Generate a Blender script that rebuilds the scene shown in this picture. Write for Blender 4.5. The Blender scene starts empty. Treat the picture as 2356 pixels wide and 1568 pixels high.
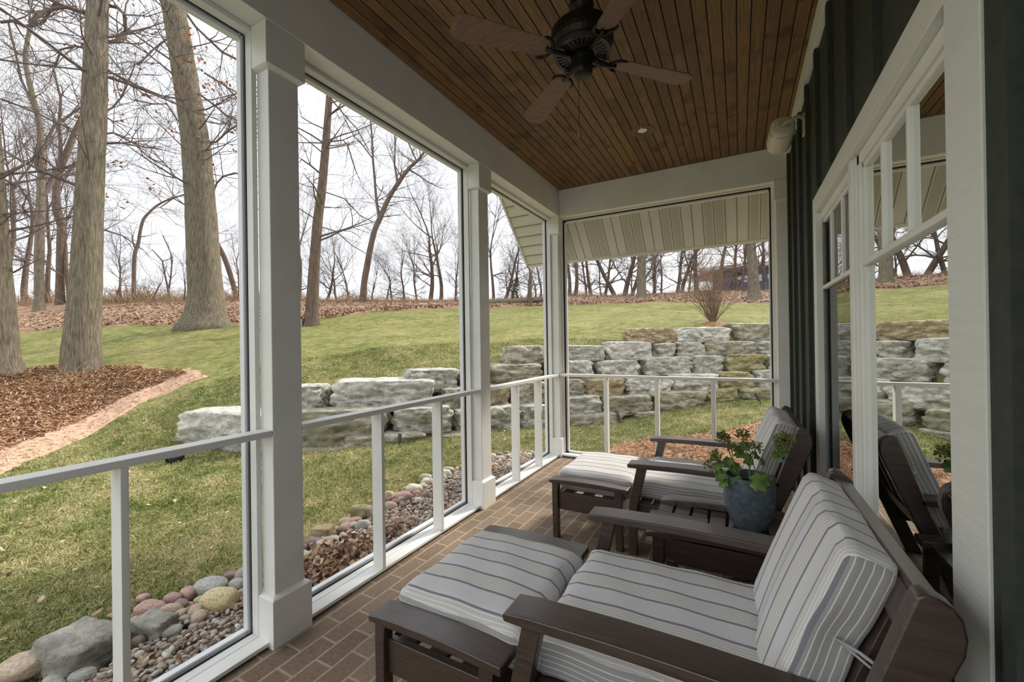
import bpy, bmesh, math, random
import numpy as np
from mathutils import Vector, Matrix, Euler
random.seed(7); RNG = np.random.default_rng(11)
PI = math.pi
C = bpy.context.scene.collection
scene = bpy.context.scene

# ------------------------------------------------------------------ camera
FPX = 962.4; CAM_H = 1.2967
_y, _p, _r = [math.radians(a) for a in (28.454, .1365, -.8254)]
CF = Vector((-math.sin(_y)*math.cos(_p), math.cos(_y)*math.cos(_p), math.sin(_p)))
_R0 = Vector((math.cos(_y), math.sin(_y), 0)); _U0 = _R0.cross(CF)
CR = _R0*math.cos(_r) + _U0*math.sin(_r); CU = -_R0*math.sin(_r) + _U0*math.cos(_r)
CPOS = Vector((0, 0, CAM_H))
cam_data = bpy.data.cameras.new('camera'); cam = bpy.data.objects.new('camera', cam_data); C.objects.link(cam)
cam_data.sensor_width = 36; cam_data.sensor_fit = 'HORIZONTAL'; cam_data.lens = FPX/2356*36
cam_data.clip_start = .02; cam_data.clip_end = 400
cam.matrix_world = Matrix(((CR.x, CU.x, -CF.x, 0), (CR.y, CU.y, -CF.y, 0), (CR.z, CU.z, -CF.z, CAM_H), (0, 0, 0, 1)))
scene.camera = cam

# ------------------------------------------------------------------ sky, sun, exposure
scene.view_settings.view_transform = 'Standard'; scene.view_settings.look = 'None'
scene.view_settings.exposure = 0.50; scene.view_settings.gamma = 1; scene.view_settings.use_curve_mapping = False
world = bpy.data.worlds.new('sky'); scene.world = world; world.use_nodes = True
wn = world.node_tree.nodes; wl = world.node_tree.links; wn.clear()
w_out = wn.new('ShaderNodeOutputWorld'); w_bg = wn.new('ShaderNodeBackground')
w_tc = wn.new('ShaderNodeTexCoord'); w_map = wn.new('ShaderNodeMapping'); w_map.inputs['Scale'].default_value = (1, 1, 3)
w_no = wn.new('ShaderNodeTexNoise'); w_no.inputs['Scale'].default_value = 1.6; w_no.inputs['Detail'].default_value = 5
w_cr = wn.new('ShaderNodeValToRGB')
w_cr.color_ramp.elements[0].position = .36; w_cr.color_ramp.elements[0].color = (.80, .85, .93, 1)
w_cr.color_ramp.elements[1].position = .64; w_cr.color_ramp.elements[1].color = (.95, .96, .98, 1)
wl.new(w_tc.outputs['Generated'], w_map.inputs['Vector']); wl.new(w_map.outputs[0], w_no.inputs['Vector'])
wl.new(w_no.outputs['Fac'], w_cr.inputs['Fac']); wl.new(w_cr.outputs[0], w_bg.inputs['Color'])
w_sp = wn.new('ShaderNodeSeparateXYZ'); wl.new(w_tc.outputs['Generated'], w_sp.inputs[0])      # overcast sky: brighter overhead
w_mr = wn.new('ShaderNodeMapRange'); w_mr.inputs['From Min'].default_value = .45; w_mr.inputs['From Max'].default_value = 1.
w_mr.inputs['To Min'].default_value = .95; w_mr.inputs['To Max'].default_value = 1.7; wl.new(w_sp.outputs['Z'], w_mr.inputs['Value']); 
w_m2 = wn.new('ShaderNodeMapRange'); w_m2.inputs['From Min'].default_value = .15; w_m2.inputs['From Max'].default_value = -.6    # extra sky brightness towards -y, added to lift the porch interior
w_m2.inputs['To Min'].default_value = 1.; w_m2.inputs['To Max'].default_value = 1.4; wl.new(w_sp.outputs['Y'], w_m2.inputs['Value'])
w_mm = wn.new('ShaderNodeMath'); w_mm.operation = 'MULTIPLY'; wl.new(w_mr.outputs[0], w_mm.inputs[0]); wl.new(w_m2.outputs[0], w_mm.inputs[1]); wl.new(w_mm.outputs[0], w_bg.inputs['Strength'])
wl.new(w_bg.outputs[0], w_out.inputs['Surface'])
sun_d = bpy.data.lights.new('sun', 'SUN'); sun_d.energy = 3.7; sun_d.angle = math.radians(7); sun_d.color = (1, .93, .82)
sun = bpy.data.objects.new('sun', sun_d); C.objects.link(sun)
_el, _az = math.radians(34), math.radians(20)          # towards the sun: +y, a little +x
_sd = Vector((math.sin(_az)*math.cos(_el), math.cos(_az)*math.cos(_el), math.sin(_el)))
sun.rotation_euler = _sd.to_track_quat('Z', 'Y').to_euler(); sun.location = (3, 12, 9)

# ------------------------------------------------------------------ mesh helpers
class MB:
    def __init__(s): s.v = []; s.f = []; s.a = []
    def add(s, vs, fs, a=0.):
        n = len(s.v); s.v += [tuple(v) for v in vs]; s.f += [tuple(i+n for i in f) for f in fs]; s.a += [a]*len(fs); return s
    def box(s, x0, x1, y0, y1, z0, z1, a=0.):
        v = [(x0,y0,z0),(x1,y0,z0),(x1,y1,z0),(x0,y1,z0),(x0,y0,z1),(x1,y0,z1),(x1,y1,z1),(x0,y1,z1)]
        return s.add(v, [(0,3,2,1),(4,5,6,7),(0,1,5,4),(1,2,6,5),(2,3,7,6),(3,0,4,7)], a)
    def prism(s, poly, c0, c1, axis='y', a=0.):
        """poly: list of (p,q); axis y: (x,z); axis x: (y,z); axis z: (x,y)"""
        def P(p, c): return {'y': (p[0], c, p[1]), 'x': (c, p[0], p[1]), 'z': (p[0], p[1], c)}[axis]
        n = len(poly); v = [P(p, c0) for p in poly] + [P(p, c1) for p in poly]
        return s.add(v, [tuple(range(n)), tuple(range(2*n-1, n-1, -1))] + [(i, (i+1) % n + 0, (i+1) % n + n, i+n)[::-1] for i in range(n)], a)
    def tube(s, pts, rad, n=6, cap=True, a=0.):
        pts = [Vector(p) for p in pts]; m = len(pts)
        if not hasattr(rad, '__len__'): rad = [rad]*m
        up = Vector((0, 0, 1)); vs = []; prev = None
        for i, p in enumerate(pts):
            t = (pts[min(i+1, m-1)] - pts[max(i-1, 0)]); t = t.normalized() if t.length > 1e-9 else up
            if prev is None: u = t.orthogonal().normalized()
            else:
                u = prev - t*prev.dot(t); u = u.normalized() if u.length > 1e-6 else t.orthogonal().normalized()
            prev = u; w = t.cross(u)
            for k in range(n):
                an = 2*PI*k/n; vs.append(p + (u*math.cos(an) + w*math.sin(an))*rad[i])
        fs = [(i*n+k, i*n+(k+1) % n, (i+1)*n+(k+1) % n, (i+1)*n+k) for i in range(m-1) for k in range(n)]
        if cap: fs += [tuple(range(n))[::-1], tuple(range((m-1)*n, m*n))]
        return s.add(vs, fs, a)
    def lathe(s, prof, cx, cy, n=32, a=0.):
        vs = []; fs = []
        for r, z in prof:
            for k in range(n): an = 2*PI*k/n; vs.append((cx+r*math.cos(an), cy+r*math.sin(an), z))
        for i in range(len(prof)-1):
            for k in range(n): fs.append((i*n+k, i*n+(k+1) % n, (i+1)*n+(k+1) % n, (i+1)*n+k))
        return s.add(vs, fs, a)
    def xf(s, M):
        s.v = [tuple(M @ Vector(v)) for v in s.v]; return s
    def build(s, name, mat, parent=None, bevel=0, smooth=False, seg=2, attr=None):
        me = bpy.data.meshes.new(name); me.from_pydata(s.v, [], s.f); me.update()
        if attr:
            at = me.attributes.new(attr, 'FLOAT', 'FACE'); at.data.foreach_set('value', s.a)
        return link(name, me, mat, parent, bevel, smooth, seg)
def link(name, me, mat, parent=None, bevel=0, smooth=False, seg=2):
    o = bpy.data.objects.new(name, me); C.objects.link(o)
    if mat: me.materials.append(mat)
    bm = bmesh.new(); bm.from_mesh(me); bmesh.ops.recalc_face_normals(bm, faces=bm.faces); bm.to_mesh(me); bm.free()
    if smooth: me.polygons.foreach_set('use_smooth', [True]*len(me.polygons))
    if bevel:
        b = o.modifiers.new('bevel', 'BEVEL'); b.width = bevel; b.segments = seg; b.limit_method = 'ANGLE'; b.angle_limit = math.radians(40)
        me.polygons.foreach_set('use_smooth', [True]*len(me.polygons))
        w = o.modifiers.new('wn', 'WEIGHTED_NORMAL'); w.keep_sharp = False
    if parent: o.parent = parent
    return o
def np_mesh(name, V, F, mat, parent=None, smooth=False, attr=None):
    me = bpy.data.meshes.new(name); V = np.asarray(V, np.float32); F = np.asarray(F, np.int32); k = F.shape[1]
    me.vertices.add(len(V)); me.vertices.foreach_set('co', V.ravel())
    me.loops.add(F.size); me.loops.foreach_set('vertex_index', F.ravel())
    me.polygons.add(len(F)); me.polygons.foreach_set('loop_start', np.arange(0, F.size, k, dtype=np.int32))
    me.polygons.foreach_set('loop_total', np.full(len(F), k, np.int32))
    me.update(calc_edges=True); me.validate()
    if smooth: me.polygons.foreach_set('use_smooth', np.ones(len(F), bool))
    if attr is not None:
        at = me.attributes.new('tone', 'FLOAT', 'FACE'); at.data.foreach_set('value', np.asarray(attr, np.float32))
    me.materials.append(mat)
    o = bpy.data.objects.new(name, me); C.objects.link(o)
    if parent: o.parent = parent
    return o
def thing(name, label, cat, loc=(0, 0, 0), group=None, rz=0):
    o = bpy.data.objects.new(name, None); C.objects.link(o); o.location = loc; o.rotation_euler = (0, 0, rz); o.empty_display_size = .1
    return tag(o, label, cat, group)
def tag(o, label, cat, group=None, kind=None):
    o['label'] = label; o['category'] = cat
    if group: o['group'] = group
    if kind: o['kind'] = kind
    return o
def struct(o, label=None):
    o['kind'] = 'structure'
    if label: o['label'] = label
    return o
def copy_tree(o, parent=None):
    c = o.copy(); C.objects.link(c); c.parent = parent
    for ch in [x for x in o.children]: copy_tree(ch, c)
    return c

# ------------------------------------------------------------------ photo rays to world points
def ray(u, v): return CF + CR*((u-1178)/FPX) - CU*((v-784)/FPX)
def at_depth(u, v, d): return CPOS + ray(u, v)*d

# ------------------------------------------------------------------ materials
def M(name, color=(.5, .5, .5), rough=.6, spec=.5, metal=0):
    m = bpy.data.materials.new(name); m.use_nodes = True
    b = m.node_tree.nodes['Principled BSDF']; b.inputs['Base Color'].default_value = (*color, 1)
    b.inputs['Roughness'].default_value = rough; b.inputs['Specular IOR Level'].default_value = spec; b.inputs['Metallic'].default_value = metal
    return m
def N(m, t, **k):
    n = m.node_tree.nodes.new(t)
    for a, b in k.items():
        if a.startswith('i_'): n.inputs[a[2:].replace('_', ' ')].default_value = b
        else: setattr(n, a, b)
    return n
def L(m, a, b): m.node_tree.links.new(a, b)
def coords(m, kind='Object', scale=(1, 1, 1), rot=(0, 0, 0)):
    if kind == 'World': t = N(m, 'ShaderNodeNewGeometry'); out = t.outputs['Position']
    else: t = N(m, 'ShaderNodeTexCoord'); out = t.outputs[kind]
    mp = N(m, 'ShaderNodeMapping'); mp.inputs['Scale'].default_value = scale; mp.inputs['Rotation'].default_value = rot
    L(m, out, mp.inputs['Vector']); return mp.outputs[0]
def ramp(m, fac, stops):
    r = N(m, 'ShaderNodeValToRGB'); e = r.color_ramp.elements
    while len(e) < len(stops): e.new(.5)
    for i, (p, c) in enumerate(stops): e[i].position = p; e[i].color = (*c, 1)
    L(m, fac, r.inputs['Fac']); return r.outputs['Color']
def noise(m, vec, scale, detail=4, rough=.5, dist=0):
    n = N(m, 'ShaderNodeTexNoise'); n.inputs['Scale'].default_value = scale; n.inputs['Detail'].default_value = detail
    n.inputs['Roughness'].default_value = rough; n.inputs['Distortion'].default_value = dist
    if vec is not None: L(m, vec, n.inputs['Vector'])
    return n.outputs['Fac']
def mix(m, fac, a, b, mode='MIX'):
    n = N(m, 'ShaderNodeMix', data_type='RGBA', blend_type=mode)
    for s, x in ((0, fac), (6, a), (7, b)):
        if isinstance(x, (int, float)): n.inputs[s].default_value = x
        elif isinstance(x, tuple): n.inputs[s].default_value = (*x, 1)
        else: L(m, x, n.inputs[s])
    return n.outputs[2]
def mth(m, op, a, b=None, c=None):
    n = N(m, 'ShaderNodeMath', operation=op)
    for i, x in enumerate((a, b, c)):
        if x is None: continue
        if isinstance(x, (int, float)): n.inputs[i].default_value = x
        else: L(m, x, n.inputs[i])
    return n.outputs[0]
def base(m, col): L(m, col, m.node_tree.nodes['Principled BSDF'].inputs['Base Color'])
def bump(m, h, strength=.3, dist=.01):
    b = N(m, 'ShaderNodeBump'); b.inputs['Strength'].default_value = strength; b.inputs['Distance'].default_value = dist
    L(m, h, b.inputs['Height']); L(m, b.outputs[0], m.node_tree.nodes['Principled BSDF'].inputs['Normal'])
def speck(name, c0, c1, scale=8, rough=.7, spec=.3, bs=0, bd=.01, kind='Object', detail=5, sc=(1, 1, 1), lo=.35, hi=.65):
    m = M(name, c0, rough, spec); f = noise(m, coords(m, kind, sc), scale, detail)
    base(m, ramp(m, f, [(lo, c0), (hi, c1)]))
    if bs: bump(m, f, bs, bd)
    return m
white = speck('white_paint', (.76, .76, .72), (.82, .82, .78), 5, .45, .4, .05, .003, 'World')
alu = M('white_aluminium', (.80, .81, .82), .35, .5)
spline = M('black_screen_spline', (.012, .012, .014), .6)
soffit_m = speck('soffit_vinyl', (.64, .64, .575), (.68, .68, .61), 3, .5)
soffit_groove = M('soffit_dark_seam', (.22, .21, .17), .7)  # darker tone of the soffit panel seams and board gaps
trimwood = M('cream_painted_wood', (.66, .66, .56), .5, .4)
_f = noise(trimwood, coords(trimwood, 'World', (14, 1.2, 14)), 6, 6, .6, .6)
base(trimwood, ramp(trimwood, _f, [(.3, (.72, .73, .68)), (.7, (.78, .79, .745))])); bump(trimwood, _f, .35, .004)
siding = speck('dark_green_siding', (.035, .042, .036), (.05, .056, .048), 30, .7, .3, .2, .002, 'World')
# ceiling planks
ceil_m = M('stained_plank_ceiling', (.1, .05, .02), .5, .35)
_at = N(ceil_m, 'ShaderNodeAttribute', attribute_name='tone')
_v = coords(ceil_m, 'World', (22, 1.3, 22)); _n1 = noise(ceil_m, _v, 3, 8, .65, 1.2)
_off = N(ceil_m, 'ShaderNodeVectorMath', operation='ADD'); L(ceil_m, coords(ceil_m, 'World', (1, 1, 1)), _off.inputs[0])
_cmb = N(ceil_m, 'ShaderNodeCombineXYZ'); L(ceil_m, mth(ceil_m, 'MULTIPLY', _at.outputs['Fac'], 37.), _cmb.inputs[2]); L(ceil_m, _cmb.outputs[0], _off.inputs[1])
_n2 = noise(ceil_m, _off.outputs[0], 4.5, 3, .5, .3)
_c = ramp(ceil_m, _n1, [(.25, (.115, .062, .024)), (.5, (.20, .112, .046)), (.75, (.29, .17, .075))])
_c = mix(ceil_m, mth(ceil_m, 'MULTIPLY', _at.outputs['Fac'], .55), _c, (.075, .035, .018))
_c = mix(ceil_m, ramp(ceil_m, _n2, [(.56, (0, 0, 0)), (.70, (.75, .75, .75))]), _c, (.06, .028, .014))
base(ceil_m, _c); bump(ceil_m, _n1, .08, .003)
groove_m = M('plank_groove', (.018, .01, .006), .8)
# brick floor: courses run along y
brick = M('brown_paver', (.2, .15, .11), .75, .25)
_tc = N(brick, 'ShaderNodeNewGeometry'); _sx = N(brick, 'ShaderNodeSeparateXYZ'); L(brick, _tc.outputs['Position'], _sx.inputs[0])
_cx = N(brick, 'ShaderNodeCombineXYZ'); L(brick, _sx.outputs['Y'], _cx.inputs[0]); L(brick, mth(brick, 'ADD', _sx.outputs['X'], 1.745), _cx.inputs[1])
def brick_tex(c1, c2, mo, smooth=.1):
    b = N(brick, 'ShaderNodeTexBrick'); b.inputs['Scale'].default_value = 1; b.inputs['Brick Width'].default_value = .2045
    b.inputs['Row Height'].default_value = .0965; b.inputs['Mortar Size'].default_value = .0060; b.inputs['Mortar Smooth'].default_value = smooth
    b.inputs['Color1'].default_value = (*c1, 1); b.inputs['Color2'].default_value = (*c2, 1); b.inputs['Mortar'].default_value = (*mo, 1)
    L(brick, _wob.outputs[0], b.inputs['Vector']); return b
_wob = N(brick, 'ShaderNodeVectorMath', operation='ADD'); L(brick, _cx.outputs[0], _wob.inputs[0])
_wn = N(brick, 'ShaderNodeTexNoise'); _wn.inputs['Scale'].default_value = 9; L(brick, _cx.outputs[0], _wn.inputs['Vector'])
_ws = N(brick, 'ShaderNodeVectorMath', operation='MULTIPLY_ADD'); L(brick, _wn.outputs['Color'], _ws.inputs[0]); _ws.inputs[1].default_value = (.008, .008, 0); _ws.inputs[2].default_value = (-.004, -.004, 0)
L(brick, _ws.outputs[0], _wob.inputs[1])
_bt = brick_tex((.20, .145, .10), (.29, .215, .155), (.50, .41, .30))
_g = noise(brick, coords(brick, 'World'), 60, 5, .6); _g2 = noise(brick, coords(brick, 'World'), 2.2, 2)
_c = mix(brick, .35, _bt.outputs['Color'], ramp(brick, _g, [(.3, (.07, .05, .036)), (.7, (.33, .25, .18))]), 'MIX')
_c = mix(brick, .5, _c, ramp(brick, _g2, [(.3, (.72, .68, .66)), (.7, (1.15, 1.12, 1.05))]), 'MULTIPLY')
base(brick, _c)
bump(brick, mth(brick, 'SUBTRACT', mth(brick, 'MULTIPLY', _g, .15), _bt.outputs['Fac']), .6, .006)
# dark furniture lumber
lumber = M('dark_brown_lumber', (.05, .03, .024), .40, .6)
lumber.node_tree.nodes['Principled BSDF'].inputs['Coat Weight'].default_value = .55; lumber.node_tree.nodes['Principled BSDF'].inputs['Coat Roughness'].default_value = .26
_f = noise(lumber, coords(lumber, 'Object', (3, 40, 40)), 3, 6, .6)
base(lumber, ramp(lumber, _f, [(.3, (.032, .019, .015)), (.7, (.078, .048, .038))])); bump(lumber, _f, .12, .002)
# striped cushion cloth: stripes follow lines of constant y, the two side faces use a second axis
def cloth(name, side_axis, side_shift):
    m = M(name, (.5, .5, .48), .85, .15)
    tc = N(m, 'ShaderNodeTexCoord'); s = N(m, 'ShaderNodeSeparateXYZ'); L(m, tc.outputs['Object'], s.inputs[0])
    ns = N(m, 'ShaderNodeSeparateXYZ'); L(m, tc.outputs['Normal'], ns.inputs[0])
    isside = mth(m, 'GREATER_THAN', mth(m, 'ABSOLUTE', ns.outputs['Y']), .72)
    def pat(c, shift):
        t = mth(m, 'FRACT', mth(m, 'DIVIDE', mth(m, 'ADD', c, 10*.166 + shift), .166))
        dark = mth(m, 'MAXIMUM', mth(m, 'LESS_THAN', t, .062), mth(m, 'MULTIPLY', mth(m, 'GREATER_THAN', t, .485), mth(m, 'LESS_THAN', t, .547)))
        pinz = mth(m, 'MULTIPLY', mth(m, 'GREATER_THAN', t, .07), mth(m, 'LESS_THAN', t, .48))
        q = mth(m, 'FRACT', mth(m, 'MULTIPLY', t, 13.5)); pin = mth(m, 'MULTIPLY', mth(m, 'LESS_THAN', q, .22), pinz)
        c0 = mix(m, pinz, (.70, .685, .69), (.62, .60, .565)); c0 = mix(m, pin, c0, (.82, .80, .76))
        return mix(m, dark, c0, (.245, .25, .275))
    top = pat(s.outputs['Y'], 0.)
    sc = s.outputs[side_axis]
    q = mth(m, 'FRACT', mth(m, 'DIVIDE', mth(m, 'ADD', sc, 5 + side_shift), .0165)); pin = mth(m, 'LESS_THAN', q, .16)
    side = mix(m, pin, (.36, .35, .34), (.72, .71, .68))
    if side_axis == 'X': side = mix(m, mth(m, 'LESS_THAN', sc, -.040), side, (.22, .225, .25))
    col = mix(m, isside, top, side)
    wv = noise(m, tc.outputs['Object'], 420, 2); col = mix(m, .25, col, ramp(m, wv, [(.3, (.75, .75, .75)), (.7, (1.15, 1.15, 1.15))]), 'MULTIPLY')
    base(m, col); bump(m, mth(m, 'ADD', wv, mth(m, 'MULTIPLY', noise(m, tc.outputs['Object'], 7, 3), 6.)), .25, .002)
    m.node_tree.nodes['Principled BSDF'].inputs['Sheen Weight'].default_value = .15
    return m
cloth_seat = cloth('striped_cushion_cloth', 'Z', 0.); cloth_back = cloth('striped_back_cloth', 'X', 0.)
tie_m = M('cushion_tie_cloth', (.38, .38, .39), .8, .1)
# window glass: thin panes, mostly see-through straight on, mirror-like at a glancing angle
glass = bpy.data.materials.new('window_glass'); glass.use_nodes = True; _t = glass.node_tree; _t.nodes.clear()
_o = _t.nodes.new('ShaderNodeOutputMaterial'); _mx = _t.nodes.new('ShaderNodeMixShader'); _tr = _t.nodes.new('ShaderNodeBsdfTransparent')
_gl = _t.nodes.new('ShaderNodeBsdfGlossy'); _gl.inputs['Roughness'].default_value = 0; _gl.inputs['Color'].default_value = (.86, .88, .86, 1)
_tr.inputs['Color'].default_value = (.62, .68, .60, 1); _fr = _t.nodes.new('ShaderNodeFresnel'); _fr.inputs['IOR'].default_value = 2.4
_t.links.new(_fr.outputs[0], _mx.inputs[0]); _t.links.new(_tr.outputs[0], _mx.inputs[1]); _t.links.new(_gl.outputs[0], _mx.inputs[2]); _t.links.new(_mx.outputs[0], _o.inputs[0])
# insect screen cloth: far finer than a pixel, so an even thin veil
mesh_m = bpy.data.materials.new('insect_mesh'); mesh_m.use_nodes = True; _t = mesh_m.node_tree; _t.nodes.clear()
_o = _t.nodes.new('ShaderNodeOutputMaterial'); _mx = _t.nodes.new('ShaderNodeMixShader'); _tr = _t.nodes.new('ShaderNodeBsdfTransparent')
_df = _t.nodes.new('ShaderNodeBsdfDiffuse'); _df.inputs['Color'].default_value = (.33, .34, .35, 1); _mx.inputs[0].default_value = .07
_t.links.new(_tr.outputs[0], _mx.inputs[1]); _t.links.new(_df.outputs[0], _mx.inputs[2]); _t.links.new(_mx.outputs[0], _o.inputs[0])
# outdoors
lawn_m = M('lawn', (.2, .2, .08), .9, .1)
_w = coords(lawn_m, 'World'); _a = noise(lawn_m, _w, .9, 5, .6); _b = noise(lawn_m, coords(lawn_m, 'World', (1, 1, 1)), 22, 6, .75); _b2 = noise(lawn_m, _w, 5, 4, .6)
_sep = N(lawn_m, 'ShaderNodeSeparateXYZ'); L(lawn_m, _w, _sep.inputs[0])
_c = ramp(lawn_m, _a, [(.35, (.10, .135, .032)), (.50, (.20, .205, .065)), (.64, (.32, .28, .125))])
_c = mix(lawn_m, .55, _c, ramp(lawn_m, _b2, [(.35, (.105, .14, .032)), (.62, (.335, .30, .13))]))
_c = mix(lawn_m, .8, _c, ramp(lawn_m, _b, [(.32, (.42, .42, .38)), (.66, (1.5, 1.46, 1.4))]), 'MULTIPLY')
base(lawn_m, _c); bump(lawn_m, _b, .9, .03)
far_lawn = lawn_m
grass_m = M('grass_blades', (.2, .2, .08), .8, .15)
_at = N(grass_m, 'ShaderNodeAttribute', attribute_name='tone'); _w = coords(grass_m, 'World'); _a = noise(grass_m, _w, .9, 5, .6); _b2 = noise(grass_m, _w, 5, 4, .6)
_k = mth(grass_m, 'ADD', mth(grass_m, 'MULTIPLY', _at.outputs['Fac'], .45), mth(grass_m, 'ADD', mth(grass_m, 'MULTIPLY', _a, .8), mth(grass_m, 'MULTIPLY', _b2, .75)))
base(grass_m, ramp(grass_m, mth(grass_m, 'SUBTRACT', _k, .45), [(.22, (.045, .090, .018)), (.42, (.13, .165, .036)), (.60, (.32, .295, .125)), (.85, (.54, .47, .27))]))
def litter(name, stops, s1=9, s2=45, bs=.8):
    m = M(name, stops[0][1], .9, .1); w = coords(m, 'World'); a = noise(m, w, s1, 5, .7, .5); b = noise(m, w, s2, 4, .7)
    v = N(m, 'ShaderNodeTexVoronoi'); v.inputs['Scale'].default_value = s2*.5; L(m, w, v.inputs['Vector'])
    f = mth(m, 'ADD', mth(m, 'MULTIPLY', a, .5), mth(m, 'ADD', mth(m, 'MULTIPLY', b, .25), mth(m, 'MULTIPLY', v.outputs['Color'], .25)))
    base(m, ramp(m, f, stops)); bump(m, f, bs, .04); return m
leaf_bank_m = litter('leaf_litter', [(.3, (.12, .075, .045)), (.48, (.25, .155, .10)), (.60, (.37, .245, .165)), (.75, (.48, .35, .24))], 4, 14)
mulch_m = litter('bark_mulch', [(.28, (.09, .045, .024)), (.46, (.25, .13, .068)), (.60, (.38, .215, .12)), (.78, (.52, .34, .21))], 12, 50)
pale_mulch_m = litter('faded_mulch', [(.3, (.40, .265, .18)), (.5, (.50, .335, .235)), (.7, (.58, .40, .285))], 10, 40)
gravel_m = litter('gravel_bed', [(.3, (.06, .045, .035)), (.5, (.17, .13, .10)), (.7, (.30, .25, .20))], 12, 60)
tone_chip = M('mulch_chip', (.3, .15, .07), .9, .1); _at = N(tone_chip, 'ShaderNodeAttribute', attribute_name='tone')
base(tone_chip, ramp(tone_chip, _at.outputs['Fac'], [(0, (.11, .055, .03)), (.45, (.29, .16, .085)), (.8, (.44, .26, .15)), (1, (.66, .48, .31))]))
tone_leaf = M('dry_leaf', (.3, .18, .1), .75, .2); _at = N(tone_leaf, 'ShaderNodeAttribute', attribute_name='tone')
base(tone_leaf, ramp(tone_leaf, _at.outputs['Fac'], [(0, (.10, .055, .033)), (.4, (.25, .145, .088)), (.75, (.39, .25, .16)), (1, (.58, .43, .30))]))
tone_peb = M('pebble', (.3, .25, .2), .65, .3); _at = N(tone_peb, 'ShaderNodeAttribute', attribute_name='tone')
base(tone_peb, ramp(tone_peb, _at.outputs['Fac'], [(0, (.12, .085, .065)), (.25, (.25, .18, .135)), (.5, (.33, .27, .21)), (.7, (.42, .34, .255)), (.88, (.36, .35, .32)), (1, (.66, .61, .52))]))
def rock(name, a, b, c, moss=None):
    m = M(name, a, .85, .2); o = coords(m, 'Object'); w = coords(m, 'World', (1, 1, 1.4))
    f = noise(m, w, 3.2, 8, .65, .8); g = noise(m, w, 14, 8, .7)
    col = ramp(m, f, [(.28, a), (.5, b), (.72, c)])
    col = mix(m, .55, col, ramp(m, g, [(.33, (.38, .36, .31)), (.60, (1.25, 1.24, 1.2))]), 'MULTIPLY')
    if moss:
        h = noise(m, w, 1.7, 5, .6); col = mix(m, ramp(m, h, [(.50, (0, 0, 0)), (.66, (.75, .75, .75))]), col, moss)
    base(m, col); bump(m, mth(m, 'ADD', f, mth(m, 'MULTIPLY', g, .8)), 1.0, .07); return m
rock_grey = rock('limestone_grey', (.28, .27, .22), (.56, .54, .47), (.82, .80, .73))
rock_moss = rock('limestone_weathered', (.23, .215, .15), (.47, .44, .34), (.74, .71, .61), (.30, .285, .16))
rock_white = rock('limestone_pale', (.38, .365, .31), (.70, .68, .62), (.90, .885, .83))
rock_tan = rock('sandstone_tan', (.30, .23, .13), (.50, .40, .25), (.66, .55, .36))
rock_olive = rock('sandstone_olive', (.24, .21, .10), (.43, .385, .20), (.62, .57, .34))
ROCK = dict(g=rock_grey, m=rock_moss, w=rock_white, t=rock_tan, o=rock_olive)
def cob(n, c): return speck('cobble_'+n, tuple(x*.75 for x in c), tuple(min(1, x*1.25) for x in c), 12, .6, .35, .25, .01)
COB = {'mauve': cob('mauve', (.235, .16, .145)), 'grey': cob('grey', (.34, .33, .30)), 'pink': cob('pink', (.40, .25, .21)), 'tan': cob('tan', (.42, .32, .23)),
       'yellow': cob('yellow', (.54, .45, .25)), 'olive': cob('olive', (.34, .33, .23)), 'cream': cob('cream', (.58, .52, .42)), 'brown': cob('brown', (.24, .14, .10))}
def bark_mat(name, a, b, c):
    m = M(name, a, .95, .1); o = coords(m, 'World', (1, 1, .10)); f = noise(m, o, 38, 5, .6, .25); g = noise(m, coords(m, 'World', (1, 1, .5)), 1.6, 3)
    col = ramp(m, f, [(.36, a), (.64, b)]); col = mix(m, mth(m, 'MULTIPLY', g, .45), col, c); base(m, col); bump(m, f, 1., .05); return m
bark_a = bark_mat('oak_bark', (.10, .08, .058), (.31, .265, .20), (.20, .185, .12))
bark_b = bark_mat('brown_bark', (.08, .06, .05), (.24, .18, .14), (.19, .14, .10))
twig_m = M('twig', (.15, .115, .105), .9, .1); twig_brown = M('brown_twig', (.23, .15, .11), .9, .1); brush_m = M('dry_brush', (.33, .23, .14), .9, .1)
copper_leaf = M('copper_leaf', (.33, .15, .08), .8, .1)
dark_metal = M('dark_bronze_metal', (.022, .019, .018), .4, .5, .6); lamp_metal = M('spot_light_metal', (.05, .05, .045), .5)

# ================================================================== THE PORCH
ZC, ZB = 2.986, 2.693; PY0 = -.62          # the porch ends just behind the camera
XL, XP, YE, XW = -1.774, -1.750, 4.383, .43
# floor
struct(MB().box(-1.93, XW+.1, PY0, 4.53, -.10, 0).build('floor', brick))
# ceiling planks, one mesh
mb = MB(); x = -1.95; pw = .0677
while x < .44:
    y = PY0 + random.uniform(-1.2, 0)
    while y < 4.45:
        l = random.uniform(1.1, 2.4); y1 = min(y+l, 4.45)
        if y1 > PY0: mb.box(x+.0032, x+pw-.0032, max(y, PY0)+.0006, y1-.0006, ZC, ZC+.02, random.random()**1.3)
        y = y1
    x += pw
ceil = struct(mb.build('ceiling', ceil_m, attr='tone'))
ceil.data.materials.append(groove_m)
g = MB().box(-1.95, .44, PY0, 4.45, ZC+.009, ZC+.03).build('groove_backing', groove_m, ceil)
# roof over the porch (shades it)
struct(MB().box(-2.45, 5.2, PY0-.4, 4.5, 3.06, 3.16).build('trim_1', siding), 'porch roof deck')
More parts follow.
